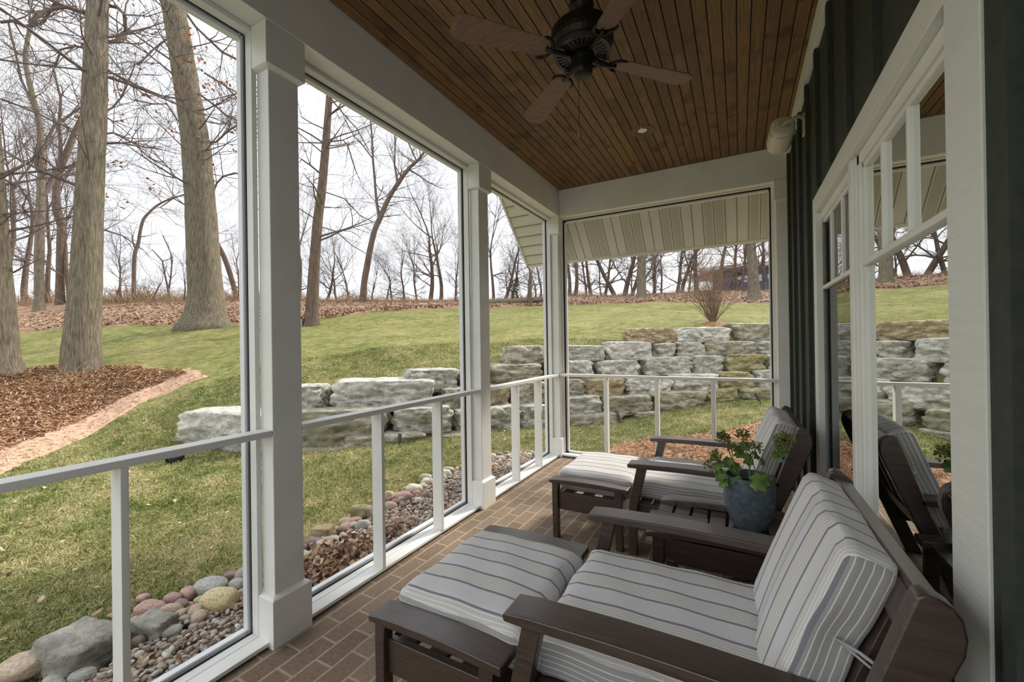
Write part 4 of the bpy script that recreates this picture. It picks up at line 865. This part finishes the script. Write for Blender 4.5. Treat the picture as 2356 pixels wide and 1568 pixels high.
for i, (u, v, w, h, c) in enumerate(COBS):
    p = hit(u, v+h*.25); dep = (p-CPOS).dot(CF); W_ = w/FPX*dep; H_ = h/FPX*dep*(.78 if w > 80 else .98)
    if (u, v) in ((183, 1508), (355, 1454), (828, 1189), (744, 1239)): me = rock_mesh('cobble', 1, .8, .75, 300+i, {'grey': rock_grey, 'yellow': rock_olive, 'tan': rock_tan}[c], rough=.10, sub=4, flat=False)
    else: me = cobble_mesh(i % 7, c)
    o = bpy.data.objects.new('cobble', me); C.objects.link(o); o.scale = (W_*1.10, max(W_*.85, H_), H_*1.25); o.rotation_euler = (0, random.uniform(-.15, .15), -_y*0+math.radians(20)+random.uniform(-.25, .25))
    o.location = (p.x, p.y, p.z+H_*.36+.022)
    bay = [b[2] for b in bays if b[0] <= u < b[1]][0]
    lab = CSPEC.get((u, v))
    if lab: tag(o, lab, 'stone', 'cobbles along the gravel border')
    else: CB.append((bay, c, u, o))
# small filler cobbles in the border
rr = random.Random(5)
for i in range(70):
    y_ = rr.uniform(.55, 4.45); xe = np.interp(y_, [.5, .75, 1.4, 1.95, 2.47, 3.2, 3.9, 4.5], [-2.42, -2.43, -2.46, -2.52, -2.56, -2.58, -2.56, -2.32]); x_ = xe + rr.uniform(-.09, .03); c = rr.choice(['mauve', 'brown', 'grey', 'pink', 'tan', 'olive']); s = rr.uniform(.045, .085)
    o = bpy.data.objects.new('cobble', cobble_mesh(rr.randrange(7), c)); C.objects.link(o); o.scale = (s*1.2, s, s*.8); o.rotation_euler = (0, 0, rr.uniform(0, 6)); o.location = (x_, y_, g1(x_, y_)+.055)
    bay = 'near bay' if y_ < 1.16 else 'middle bay' if y_ < 2.83 else 'far bay'
    q = Vector((x_, y_, -.08))-CPOS; CB.append((bay, c, 1178+FPX*q.dot(CR)/q.dot(CF), o))
for bay in ('near bay', 'middle bay', 'far bay'):
    for c in COB:
        for k, (_, _, _, o) in enumerate(sorted([q for q in CB if q[0] == bay and q[1] == c], key=lambda q: q[2])):
            tag(o, f'small rounded {c} cobble, {ORD[k]} {c} one from the left outside the {bay}', 'stone', f'cobbles of the {bay}')
# stone edging far off along the lawn's upper edge
for i in range(24):
    u = 800+ i*15.5 + random.uniform(-4, 4); v = np.interp(u, [800, 900, 1000, 1120, 1260], [714, 708, 703, 698, 694]); p = hit(u, v); me = cobble_mesh(i % 7, 'tan' if i % 3 else 'brown')
    o = bpy.data.objects.new('edging_stone', me); C.objects.link(o); s = random.uniform(.16, .34); o.scale = (s*1.3, s, s*.75); o.rotation_euler = (0, 0, random.uniform(0, 6)); o.location = (p.x, p.y, p.z+s*.2)
    tag(o, f'small stone, {ORD[i]} from left in the low row edging the far lawn', 'stone', 'stones edging the far side of the lawn')
# landscape spot lights
def spot(u, v, lab, lean, s=1.):
    p = hit(u, v); t = thing('landscape_light', lab, 'garden light', p, 'garden spot lights')
    MB().tube([(0, 0, -.05), (0, 0, .06*s)], .011*s, 8).build('stake', lamp_metal, t, smooth=True)
    h = Vector((lean*.03, 0, .07*s)); e = h + Vector((lean*.05*s, .03*s, .11*s)); MB().tube([h-Vector((0, 0, .02)), h, h.lerp(e, .15), e, e+Vector((lean*.004, .002, .006))], [.012*s, .018*s, .026*s, .030*s, .030*s], 14).build('lamp_head', lamp_metal, t, smooth=True)
spot(921, 1030, 'small grey garden spot light against the stones in the middle bay', -.4, .95)
spot(1428, 973, 'garden spot light left of the middle baluster outside the far end', -.9, 1.15)
spot(1750, 930, 'garden spot light near the right end post outside the far end', -.8, 1.15)
spot(463, 752, 'tiny dark garden light at the foot of the thickest oak', .1, 1.6)
spot(696, 750, 'tiny dark garden light at the foot of the straight tree in the middle bay', .1, 1.4)
t = thing('drain_pipe', 'black drain pipe end in the grass below the big whitish boulder', 'pipe', hit(384, 1068)+Vector((0, 0, .05)))
MB().lathe([(.038, 0), (.055, 0), (.06, .04), (.055, .16), (.038, .16), (.038, 0)], 0, 0, 20).xf(Matrix.Rotation(math.radians(-78), 4, 'X')).build('pipe_end', M('black_plastic', (.008, .008, .008), .5), t, smooth=True)

# ================================================================== TREES
def wob(rn, s): return Vector((rn.gauss(0, s), rn.gauss(0, s), rn.gauss(0, s)))
def grow(mb, rn, p, d, length, r, lvl, maxl, seg=5, up=.12, n0=6, leafp=None, kids=(5, 4, 4)):
    pts = [p.copy()]; rad = [r]; dd = d.normalized(); sl = length/seg
    for i in range(seg):
        dd = (dd + wob(rn, .16 if lvl else .07) + Vector((0, 0, up*(.5 if lvl > 1 else 1)))).normalized(); pts.append(pts[-1]+dd*sl); rad.append(max(r*(1-(i+1)/seg*.82), .0025))
    mb.tube(pts, rad, max(3, n0-lvl), False)
    if leafp is not None and lvl >= maxl-1: leafp.extend(pts[2:])
    if lvl < maxl:
        nk = kids[min(lvl, len(kids)-1)]
        for k in range(nk):
            t = rn.uniform(.25, 1.); i = min(int(t*seg), seg-1); q = pts[i].lerp(pts[i+1], t*seg-i); ax = (pts[i+1]-pts[i]).normalized()
            side = ax.cross(Vector((rn.gauss(0, 1), rn.gauss(0, 1), rn.gauss(0, 1)))).normalized(); an = rn.uniform(.45, 1.0)
            grow(mb, rn, q, ax*math.cos(an)+side*math.sin(an), length*rn.uniform(.42, .68), rad[i]*rn.uniform(.45, .7), lvl+1, maxl, seg, up, n0, leafp, kids)
def px_path(pts, dep, base_on_ground=True):
    """pts: (u, v, width_px); the base follows the ground, the rest rises at that distance"""
    out = []; rad = []; p0 = hit(pts[0][0], pts[0][1]) if dep is None else at_depth(pts[0][0], pts[0][1], dep)
    if (p0-CPOS).dot(CF) > 30: p0 = at_depth(pts[0][0], pts[0][1], 25.5)
    dep = (p0-CPOS).dot(CF); hd = math.hypot(p0.x, p0.y)
    for u, v, w in pts:
        r_ = ray(u, v); k = hd/math.hypot(r_.x, r_.y); out.append(CPOS + r_*k); rad.append(w/2/FPX*k)
    return out, rad, hd
def hero(name, label, trunk, limbs, mat, nb, seed, blen=3., zrange=(.35, 1.), depth=None, twig=twig_m, maxl=2, kids=(5, 5, 4), brad=.03, leaves=0, side=None, sides=20):
    pts, rad, hd = px_path(trunk, depth); rn = random.Random(seed); t = thing(name, label, 'tree', pts[0])
    mb = MB(); pp = []; rr_ = []
    for i in range(len(pts)-1):                       # resample for a smooth, slightly knobbly trunk
        for k in range(4):
            f = k/4; j0, j1 = max(i-1, 0), min(i+2, len(pts)-1); a, b, c_, d_ = pts[j0], pts[i], pts[i+1], pts[j1]
            q = .5*((2*b)+(c_-a)*f+(2*a-5*b+4*c_-d_)*f*f+(3*b-a-3*c_+d_)*f**3); pp.append(q); rr_.append((rad[i]*(1-f)+rad[i+1]*f)*(1+rn.uniform(-.02, .02)))
    pp.append(pts[-1]); rr_.append(rad[-1]); dn = (pp[0]-pp[1]).normalized(); pp = [pp[0]-Vector((0, 0, max(.35, pp[0].z-g1(pp[0].x, pp[0].y)+.1)))] + pp; rr_ = [rr_[0]*1.12] + rr_
    mb.tube(pp, rr_, sides, True)
    # root flare ridges
    if sides >= 20:
        n = sides; 
        for i, (vx, vy, vz) in enumerate(mb.v):
            ring = i//n; 
            if ring < 5:
                ce = pp[ring]; a = 2*PI*(i % n)/n; k = 1 + (.10*(5-ring)/5)*math.cos(5*a+seed) + .03*math.cos(9*a); mb.v[i] = tuple(ce + (Vector((vx, vy, vz))-ce)*k)
    mb.v = [tuple(Vector(v)-pts[0]) for v in mb.v]; mb.build('trunk', mat, t, smooth=True)
    tw = MB(); lp = [] if leaves else None
    for lb in limbs:
        lpz, lr, _ = px_path(lb, hd if 0 else None) if 0 else ([], [], 0)
        for (u, v, w) in lb:
            r_ = ray(u, v); k = hd/math.hypot(r_.x, r_.y); lpz.append(CPOS+r_*k); lr.append(w/2/FPX*k)
        lpz = [q+wob(rn, .02) + (Vector((-ray(lb[0][0], 784).x, -ray(lb[0][0], 784).y, 0)).normalized()*rn.uniform(-.4, .4)*j/len(lpz)) for j, q in enumerate(lpz)]
        tw.tube(lpz, lr, 8)
        for j in range(1, len(lpz)):
            for _ in range(2): grow(tw, rn, lpz[j], (lpz[j]-lpz[j-1]).normalized()+wob(rn, .6), blen*.45, lr[j]*.5, 1, maxl, kids=kids, leafp=lp)
    H = len(pp)
    for k in range(nb):
        f = rn.uniform(*zrange); i = min(int(f*(H-1)), H-2); q = pp[i].lerp(pp[i+1], f*(H-1)-i); a = rn.uniform(0, 2*PI)
        if side is not None and rn.random() < .5: a = side + rn.gauss(0, .7)
        grow(tw, rn, q, Vector((math.cos(a), math.sin(a), rn.uniform(-.05, .55))), blen*rn.uniform(.55, 1.15), brad*rn.uniform(.5, 1.2), 0, maxl, kids=kids, up=.03, leafp=lp)
    tw.v = [tuple(Vector(v)-pts[0]) for v in tw.v]; tw.build('branches', twig, t)
    if leaves:
        lm = MB(); 
        for _ in range(leaves):
            q = rn.choice(lp)-pts[0] + wob(rn, .12)
            for _ in range(4):
                c0 = q+wob(rn, .06); s = rn.uniform(.035, .06); a_, b_ = wob(rn, 1).normalized()*s, wob(rn, 1).normalized()*s; lm.add([c0-a_, c0-b_, c0+a_, c0+b_], [(0, 1, 2, 3)])
        o = lm.build('withered_leaves', copper_leaf, t)
    return t
hero('oak_tree', 'tall straight tree rising out of the mulch bed on the left', [(190, 858, 78), (188, 800, 68), (195, 700, 59), (200, 600, 54), (205, 480, 50), (210, 380, 47), (216, 270, 46), (220, 150, 42), (224, 30, 38), (228, -90, 34), (232, -260, 30)],
     [[(222, 105, 9), (250, 100, 8), (272, 96, 8), (288, 70, 7), (290, 45, 7), (270, 22, 7), (252, 2, 7), (240, -30, 6)], [(224, 308, 5), (262, 308, 4), (300, 322, 3.5), (330, 330, 3), (370, 348, 2.5)], [(224, 330, 5), (270, 328, 4), (310, 342, 3.5), (350, 362, 3), (395, 395, 2)],
      [(222, 270, 5), (250, 245, 4), (280, 222, 3.5), (296, 200, 3), (308, 160, 2.5)], [(224, 148, 4), (262, 175, 4), (320, 205, 4), (370, 228, 3.5), (420, 240, 3)], [(218, 528, 4), (240, 528, 3.5), (280, 545, 3), (330, 575, 2)],
      [(207, 115, 5), (170, 102, 5), (140, 108, 4), (125, 130, 4), (105, 152, 3), (85, 165, 3)], [(205, 30, 6), (180, 22, 6), (150, 15, 6), (120, 25, 5), (85, 40, 6), (70, 60, 6)]], bark_a, 23, 3, 2.6, (.45, 1.), sides=24)
hero('oak_tree', 'thickest tree trunk, leaning left, with some copper leaves, beside the nearest column', [(474, 748, 108), (474, 725, 86), (474, 680, 70), (470, 620, 66), (466, 550, 64), (462, 480, 60), (456, 400, 58), (449, 320, 55), (438, 250, 50), (425, 170, 49), (412, 90, 46), (400, 20, 46), (388, -60, 44), (372, -180, 40), (355, -330, 36)],
     [[(424, 25, 5), (450, 60, 5), (480, 90, 5), (510, 112, 5), (545, 128, 5), (580, 160, 4)], [(455, 212, 4), (490, 240, 4), (520, 262, 4), (560, 285, 4)], [(425, 300, 3), (385, 240, 3), (350, 232, 3), (300, 222, 2.5)], [(478, 330, 7), (500, 328, 4), (520, 305, 4), (560, 285, 3)],
      [(440, 480, 4), (420, 470, 3), (400, 462, 3), (370, 480, 2)], [(492, 440, 5), (500, 420, 4), (515, 405, 4), (540, 398, 3), (565, 408, 3)], [(470, 170, 4), (520, 200, 4), (560, 235, 3), (590, 260, 3)], [(382, 90, 4), (368, 105, 4), (350, 128, 3), (318, 152, 3)]], bark_a, 27, 8, 3.2, (.40, 1.), leaves=260, side=.3, sides=24)
hero('oak_tree', 'mossy trunk cut off by the left edge of the view', [(4, 868, 88), (2, 820, 62), (-2, 700, 52), (-8, 600, 46), (-14, 480, 42), (-22, 380, 40), (-34, 200, 36), (-46, 40, 33), (-60, -120, 28)],
     [[(0, 405, 5), (15, 418, 4), (50, 440, 4), (70, 470, 3), (80, 520, 2.5)], [(2, 230, 5), (40, 240, 4), (90, 262, 4), (150, 290, 3), (190, 320, 2.5)], [(-10, 640, 4), (25, 632, 3), (60, 615, 3), (90, 600, 2)], [(0, 50, 6), (30, 52, 7), (60, 58, 7), (85, 62, 7), (104, 40, 6), (130, 10, 6), (150, -20, 6)]], bark_a, 20, 21, 2.6, (.4, 1.), sides=22, side=.4)
hero('hickory_tree', 'straight slender tree standing left in the middle bay', [(717, 748, 36), (718, 715, 29), (721, 650, 25), (726, 571, 22), (732, 500, 21), (740, 440, 19), (749, 340, 17), (757, 230, 14), (764, 120, 12), (770, 0, 10), (776, -120, 8)],
     [[(735, 398, 4), (712, 378, 4), (692, 360, 3)], [(757, 328, 3), (790, 325, 3), (800, 330, 3), (815, 375, 3), (822, 402, 2)], [(748, 440, 2.5), (790, 458, 2.5), (830, 490, 2), (870, 520, 1.5)], [(764, 230, 3), (790, 262, 3), (820, 300, 2.5), (850, 340, 2.5)], [(740, 520, 2.5), (775, 530, 2.5), (810, 560, 2), (850, 590, 1.5)], [(755, 300, 3), (720, 280, 2.5), (690, 262, 2)]], bark_b, 27, 33, 2.6, (.3, .95), side=-.2, sides=20)
hero('forked_tree', 'tree leaning right with a high fork in the middle bay', [(835, 697, 17), (838, 650, 14), (845, 610, 14), (852, 571, 13), (862, 530, 12), (875, 500, 12), (895, 455, 10), (915, 423, 10), (940, 388, 8), (960, 370, 6), (978, 348, 5), (995, 335, 3)],
     [[(873, 500, 7), (868, 460, 6), (864, 420, 5), (859, 367, 5), (855, 318, 4), (852, 270, 3)], [(915, 420, 5), (908, 380, 4), (907, 340, 3), (908, 300, 3)], [(940, 388, 4), (965, 402, 3), (985, 418, 2.5), (1015, 430, 1.5)], [(960, 370, 3), (940, 330, 3), (915, 300, 2.5), (880, 270, 2)], [(859, 367, 3), (835, 335, 3), (815, 310, 2.5), (790, 270, 2)]], bark_b, 30, 12, 2.4, (.45, 1.), sides=14)
hero('forked_tree', 'crooked forked tree left of the one in the mulch bed', [(90, 718, 26), (90, 690, 17), (90, 620, 17), (91, 560, 17), (93, 500, 16), (94, 440, 15), (97, 380, 14), (92, 300, 11), (84, 255, 10), (70, 200, 10), (59, 140, 9), (62, 100, 8), (74, 51, 8), (90, 32, 8), (112, 25, 7), (150, 15, 6)],
     [[(97, 450, 12), (115, 420, 11), (130, 390, 10), (143, 383, 9)], [(94, 400, 8), (82, 380, 7), (88, 340, 6)], [(97, 357, 7), (110, 320, 6), (125, 290, 6), (150, 265, 5), (185, 245, 5)], [(85, 270, 5), (70, 230, 5), (48, 180, 5), (35, 120, 4), (20, 60, 4)]], bark_a, 27, 44, 3.2, (.4, 1.), sides=14)
hero('forked_tree', 'crooked tree with a kinked trunk just left of the mulch bed tree', [(138, 703, 18), (139, 640, 16), (140, 560, 15), (141, 520, 15), (133, 490, 17), (129, 470, 14), (130, 430, 13), (135, 400, 13), (150, 360, 12), (166, 319, 11), (180, 285, 9), (189, 265, 8), (200, 220, 7), (205, 150, 6)],
     [[(141, 505, 6), (155, 503, 5), (165, 480, 4), (178, 462, 3)], [(135, 400, 8), (140, 340, 7), (135, 290, 6), (140, 230, 5), (125, 160, 4)]], bark_b, 23, 45, 3., (.5, 1.), sides=14)
hero('curved_tree', 'thin tree bowed to the right, between the mulch bed tree and thick oak', [(308, 697, 8), (308, 640, 8), (310, 586, 8), (318, 560, 7), (323, 530, 6), (330, 505, 6), (342, 490, 5), (358, 475, 4.5), (378, 463, 4), (400, 455, 3.5), (422, 448, 3), (450, 440, 2)],
     [[(310, 570, 3), (306, 555, 3), (304, 540, 2)], [(322, 545, 2.5), (335, 542, 2)]], bark_b, 17, 46, 2.2, (.5, 1.), brad=.02, sides=10)
hero('bare_sapling', 'small bare sapling with a V fork near the leaf bank', [(388, 690, 7), (388, 675, 6), (386, 660, 5)], [[(386, 662, 4), (380, 630, 3.5), (374, 600, 3), (350, 575, 2)], [(387, 662, 4), (392, 640, 3.5), (396, 610, 3), (392, 580, 2.5), (375, 540, 2)]], bark_b, 8, 47, 1.6, (.6, 1.), brad=.015, sides=8)
hero('leaning_tree', 'leaning trunk behind the thick oak, slanting down to the right', [(545, 686, 11), (538, 660, 11), (528, 625, 11), (515, 590, 11), (500, 560, 10), (488, 530, 9), (478, 480, 8)], [], bark_b, 8, 48, 2.4, (.5, 1.), brad=.02, sides=10)
# background woods on the ridge: a few shapes, copied
def proto_tree(seed, H, fork):
    rn = random.Random(seed); t = bpy.data.objects.new('ridge_tree', None); C.objects.link(t); mb = MB(); tw = MB()
    pts = [Vector((0, 0, -.4))]; rad = [.13]; d = Vector((rn.gauss(0, .12), rn.gauss(0, .12), 1)); n = 8
    for i in range(n): d = (d+Vector((rn.gauss(0, .10), rn.gauss(0, .10), .1))).normalized(); pts.append(pts[-1]+d*(H*.62/n)); rad.append(.13*(1-.62*(i+1)/n))
    mb.tube(pts, rad, 8)
    for k in range(fork+1):
        dd = (d+wob(rn, .45)).normalized(); dd.z = abs(dd.z)+.4; grow(tw, rn, pts[-1 if k < fork else n//2+1], dd, H*.45, rad[-1]*.8, 0, 3, seg=6, up=.08, n0=6, kids=(7, 6, 4))
    for k in range(8): i = rn.randrange(3, n); a = rn.uniform(0, 6.28); grow(tw, rn, pts[i], Vector((math.cos(a), math.sin(a), rn.uniform(.1, .7))), H*.28, rad[i]*.35, 1, 3, seg=5, up=.05, n0=6, kids=(6, 6, 4))
    mb.build('trunk', bark_b, t, smooth=True); tw.build('branches', twig_m, t); return t
protos = [proto_tree(s, 6., f) for s, f in ((1, 2), (2, 1), (3, 2), (4, 3), (5, 1), (6, 2), (7, 2))]
# (u base, v base, top v, trunk width px at base, slant)
RT = {'middle bay': [(694, 690, 480, 6, 0), (738, 690, 530, 7, .2), (776, 690, 570, 6, -.15), (808, 690, 560, 5, -.1), (879, 692, 590, 6, -.05), (903, 692, 590, 6, 0), (931, 692, 570, 7, 0), (958, 692, 560, 5, -.1), (982, 692, 470, 12, -.2), (1011, 692, 470, 9, 0), (1048, 692, 560, 6, -.05), (1066, 692, 610, 6, 0), (1032, 692, 640, 4, .1), (850, 692, 600, 5, .1), (915, 692, 640, 4, 0), (720, 692, 560, 4, -.1)],
      'far bay': [(1138, 690, 480, 5, .1), (1156, 690, 500, 8, .45), (1180, 690, 540, 6, .1), (1197, 690, 580, 5, 0), (1221, 700, 600, 8, 0), (1242, 690, 580, 6, 0), (1168, 690, 600, 4, -.1), (1230, 690, 620, 5, .05), (1210, 690, 590, 5, -.1)],
      'far end opening': [(1310, 682, 480, 7, -.02), (1321, 682, 470, 8, .02), (1358, 678, 470, 8, -.1), (1344, 680, 520, 4, 0), (1392, 678, 480, 6, .05), (1418, 677, 440, 11, -.35), (1434, 677, 420, 13, .02), (1452, 677, 470, 9, .3), (1497, 676, 480, 6, .15), (1524, 674, 520, 3, 0), (1552, 672, 450, 8, .12), (1567, 672, 440, 10, .15), (1604, 670, 400, 11, -.05), (1648, 668, 420, 10, .12), (1692, 668, 440, 8, -.05), (1712, 668, 450, 6, .15), (1760, 668, 430, 7, -.05), (1800, 668, 420, 12, 0), (1850, 668, 430, 10, .1), (1900, 668, 420, 14, 0), (1382, 678, 560, 3, 0), (1463, 677, 560, 4, 0), (1510, 676, 560, 4, -.1), (1583, 672, 520, 4, .05)],
      'near bay': [(20, 700, 330, 8, .1), (55, 700, 350, 8, -.1), (262, 700, 600, 5, 0), (280, 700, 560, 5, -.1), (345, 698, 620, 4, .1), (420, 696, 610, 4, 0), (110, 700, 400, 6, .1), (165, 700, 420, 6, 0), (555, 690, 560, 5, -.1), (-60, 700, 300, 9, 0)]}
first = {i: True for i in range(len(protos))}; rn = random.Random(99)
for bay, lst in RT.items():
    lst = sorted(lst)
    for k, (u, v, vt, w, sl) in enumerate(lst):
        p = hit(u, v); dep = (p-CPOS).dot(CF)
        if dep > 30: p = at_depth(u, v, 26.5); p.z = g1(p.x, p.y); dep = 26.5
        i = rn.randrange(len(protos)); H = (v-vt)/FPX*dep; 
        if first[i]: t = protos[i]; first[i] = False
        else: t = copy_tree(protos[i])
        wr = w/FPX*dep/.26; hs = H/6.*1.30
        t.location = p; t.scale = ((wr*.5+hs*.5), (wr*.5+hs*.5), hs); t.rotation_euler = (0, sl*.8, rn.uniform(0, 6.28)) if 0 else (0, 0, 0)
        t.rotation_euler = (Matrix.Rotation(sl*.9, 3, Vector((math.sin(_y), -math.cos(_y), 0))*-1.) @ Matrix.Rotation(rn.uniform(0, 6.28), 3, 'Z')).to_euler()
        tag(t, f'bare tree on the ridge, {ORD[k]} from the left in the {bay}', 'tree', 'bare woodland trees on the ridge')
hero('woodland_tree', 'thick pale trunk in front of the dark cabin', [(1735, 690, 40), (1735, 672, 26), (1733, 640, 22), (1731, 610, 21), (1729, 580, 20), (1728, 540, 19), (1726, 480, 17), (1722, 400, 15)], [], bark_a, 17, 61, 3., (.5, 1.), sides=20)
hero('ridge_oak', 'broad straight trunk left of centre in the far end opening', [(1476, 686, 28), (1476, 672, 21), (1475, 640, 20), (1476, 610, 19), (1477, 570, 19), (1478, 500, 17), (1480, 420, 15)], [[(1484, 640, 5), (1496, 622, 5), (1504, 605, 4), (1510, 585, 4)]], bark_a, 17, 62, 3., (.5, 1.), sides=20)
hero('dead_snag', 'short dark snag on a stump bed at the right of the far bay', [(1221, 704, 9), (1220, 680, 8), (1220, 650, 8), (1221, 622, 7)], [], bark_b, 3, 63, .6, (.6, 1.), brad=.01, sides=10)
# twiggy multi-stem shrub on the upper lawn
p = hit(1641, 741); t = thing('twiggy_shrub', 'fan-shaped bare red-brown shrub on the upper lawn in front of the cabin', 'shrub', p); dep = (p-CPOS).dot(CF); hh = 150/FPX*dep
mb = MB(); rn = random.Random(17)
for k in range(90):
    a = rn.uniform(0, 2*PI); sp = abs(rn.gauss(0, .34)); e = Vector((math.cos(a)*sp, math.sin(a)*sp, 1)); L_ = hh*rn.uniform(.75, 1.05)/max(1, (1+sp*sp)**.5)**.6
    grow(mb, rn, Vector((math.cos(a)*.05, math.sin(a)*.05, 0)), e, L_, .009, 1, 2, seg=6, up=.05, n0=5, kids=(3, 3))
mb.build('stems', twig_brown, t)
mo = px_poly([(1610, 744), (1640, 738), (1675, 742), (1668, 749), (1620, 750)]); struct(mound('shrub_mulch', mo, .03, .1, mulch_m, .06), 'mulch ring under the shrub')
t = thing('twiggy_shrub', 'wispy bare shrub sprouting at the foot of the tree in the mulch bed', 'shrub', hit(172, 905)); mb = MB()
for k in range(16):
    a = rn.uniform(0, 2*PI); sp = rn.uniform(.2, .9); grow(mb, rn, Vector((0, 0, 0)), Vector((math.cos(a)*sp, math.sin(a)*sp, 1)), rn.uniform(.4, .75), .005, 1, 2, seg=5, up=.03, n0=5, kids=(3, 2))
mb.build('stems', brush_m, t)
p = hit(162, 862); t = thing('garden_post', 'short dark post at the left foot of the tree in the mulch bed', 'post', p)
MB().tube([(0, 0, -.05), (0, 0, .14)], .02, 10).build('post', lamp_metal, t, smooth=True); MB().box(-.03, .03, -.03, .03, .14, .18).build('cap', lamp_metal, t, bevel=.004)
# small evergreen
def conifer(u, v, hpx, lab, seed):
    p = hit(u, v); dep = (p-CPOS).dot(CF); H = hpx/FPX*dep; t = thing('evergreen_shrub', lab, 'shrub', p); rn = random.Random(seed); m = MB(); MB().tube([(0, 0, -.2), (0, 0, H*.95)], [H*.03, H*.01], 6).build('trunk', bark_b, t)
    for _ in range(900):
        z = rn.random()**1.2*H; R_ = (1-z/H)*H*.33+.03; a = rn.uniform(0, 6.28); r_ = R_*rn.uniform(.3, 1); q = Vector((math.cos(a)*r_, math.sin(a)*r_, z)); d = Vector((math.cos(a), math.sin(a), .3))*H*.07; s = Vector((-math.sin(a), math.cos(a), 0))*H*.018
        m.add([q-s, q+s, q+d], [(0, 1, 2)])
    m.build('foliage', M('evergreen_needles', (.10, .13, .06), .9), t)
conifer(1517, 677, 34, 'small green cedar on the ridge right of the broad trunk', 3); conifer(1190, 694, 56, 'dull green cedar on the ridge in the far bay', 4); conifer(1178, 694, 40, 'lower dull green cedar touching the taller one in the far bay', 6)
# dry brush along the ridge: nobody could count it
n = 42000; th = RNG.uniform(-84, 12, n); e = edge_r(th, 7) + RNG.normal(0, 1.3, n) + .5; x = e*np.sin(np.radians(th)); y = e*np.cos(np.radians(th)); hgt = np.interp(th, [-84, -70, -50, -38, -20, 0, 12], [2.4, 2.2, 1.3, 1.0, .9, .8, 1.0])*RNG.uniform(.15, .75, n)*(.75+.5*fbm(x, y, .7))
bv = [(-.007, 0, 0), (.007, 0, 0), (.005, .22, .5), (-.005, .22, .5), (0, .12, 1.)]; an = np.stack([np.full(n, 1.6), RNG.uniform(-2, 2, n), np.ones(n)], 1)
m = scatter('dry_brush', on(x, y, 0), bv, [(0, 1, 2), (0, 2, 3), (3, 2, 4)], hgt, brush_m, .75, label='thin brown brush and bramble along the crest of the ridge', cat='brush', aniso=an)
# low fallen log pile at the lawn's edge in the far bay
p = hit(1190, 699); o = bpy.data.objects.new('fallen_log', None); C.objects.link(o); o.location = p + Vector((0, 0, .12)); tag(o, 'long grey fallen log lying along the leaf bank in the far bay', 'log')
MB().tube([(-2.0, -.3, 0), (-1, -.1, .04), (0, 0, .02), (1, .2, .05), (1.9, .5, .0)], [.12, .14, .14, .12, .08], 10).build('log', bark_a, o, smooth=True)
# dark cabin beyond the ridge
def cab(u, v): 
    r_ = ray(u, v); k = 38/math.hypot(r_.x, r_.y); return CPOS + r_*k
a, b = cab(1640, 690), cab(1900, 690); ax = (b-a); ax.z = 0; ang = math.atan2(ax.y, ax.x); Lb = ax.length; sc_ = 38/1.0/FPX*.92
t = thing('cabin', 'low dark blue-grey cabin with a flat sloping roof beyond the ridge', 'building', (a.x, a.y, a.z-1.5), rz=ang)
z0 = 0; hh = 1.5 + (690-628)/FPX*36
cab_m = M('cabin_siding', (.055, .07, .105), .8); cab_b = M('cabin_blue_panel', (.05, .11, .20), .7); fas = M('cabin_fascia', (.52, .50, .49), .8); cg = M('cabin_glass', (.55, .62, .68), .25)
MB().box(0, Lb, 0, 6, 0, hh).build('wall', cab_m, t); MB().box(2.1, 4.9, -.05, .0, .3, hh-.1).build('blue_panel', cab_b, t)
MB().box(-1.0, Lb+1, -1.0, 7, hh, hh+.26).build('roof', fas, t); MB().box(-1.9, 2.0, .4, 5, hh-.12, hh+.02).build('porch_roof', fas, t)
for k in range(6):
    w = MB().box(1.75+k*1.05, 2.6+k*1.05, -.09, -.04, hh-1.05, hh-.55).build('window', cg, t); MB().box(2.15+k*1.05, 2.2+k*1.05, -.11, -.085, hh-1.05, hh-.55).build('window_bar', cab_m, w)
MB().add([(-1.7, 0, .9), (-.3, 0, 1.75), (-.3, 3, 1.75), (-1.7, 3, .9), (-1.7, 0, 1.0), (-.3, 0, 1.85), (-.3, 3, 1.85), (-1.7, 3, 1.0)], [(0,1,2,3),(4,7,6,5),(0,4,5,1),(1,5,6,2),(2,6,7,3),(3,7,4,0)]).build('lean_to', fas, t)
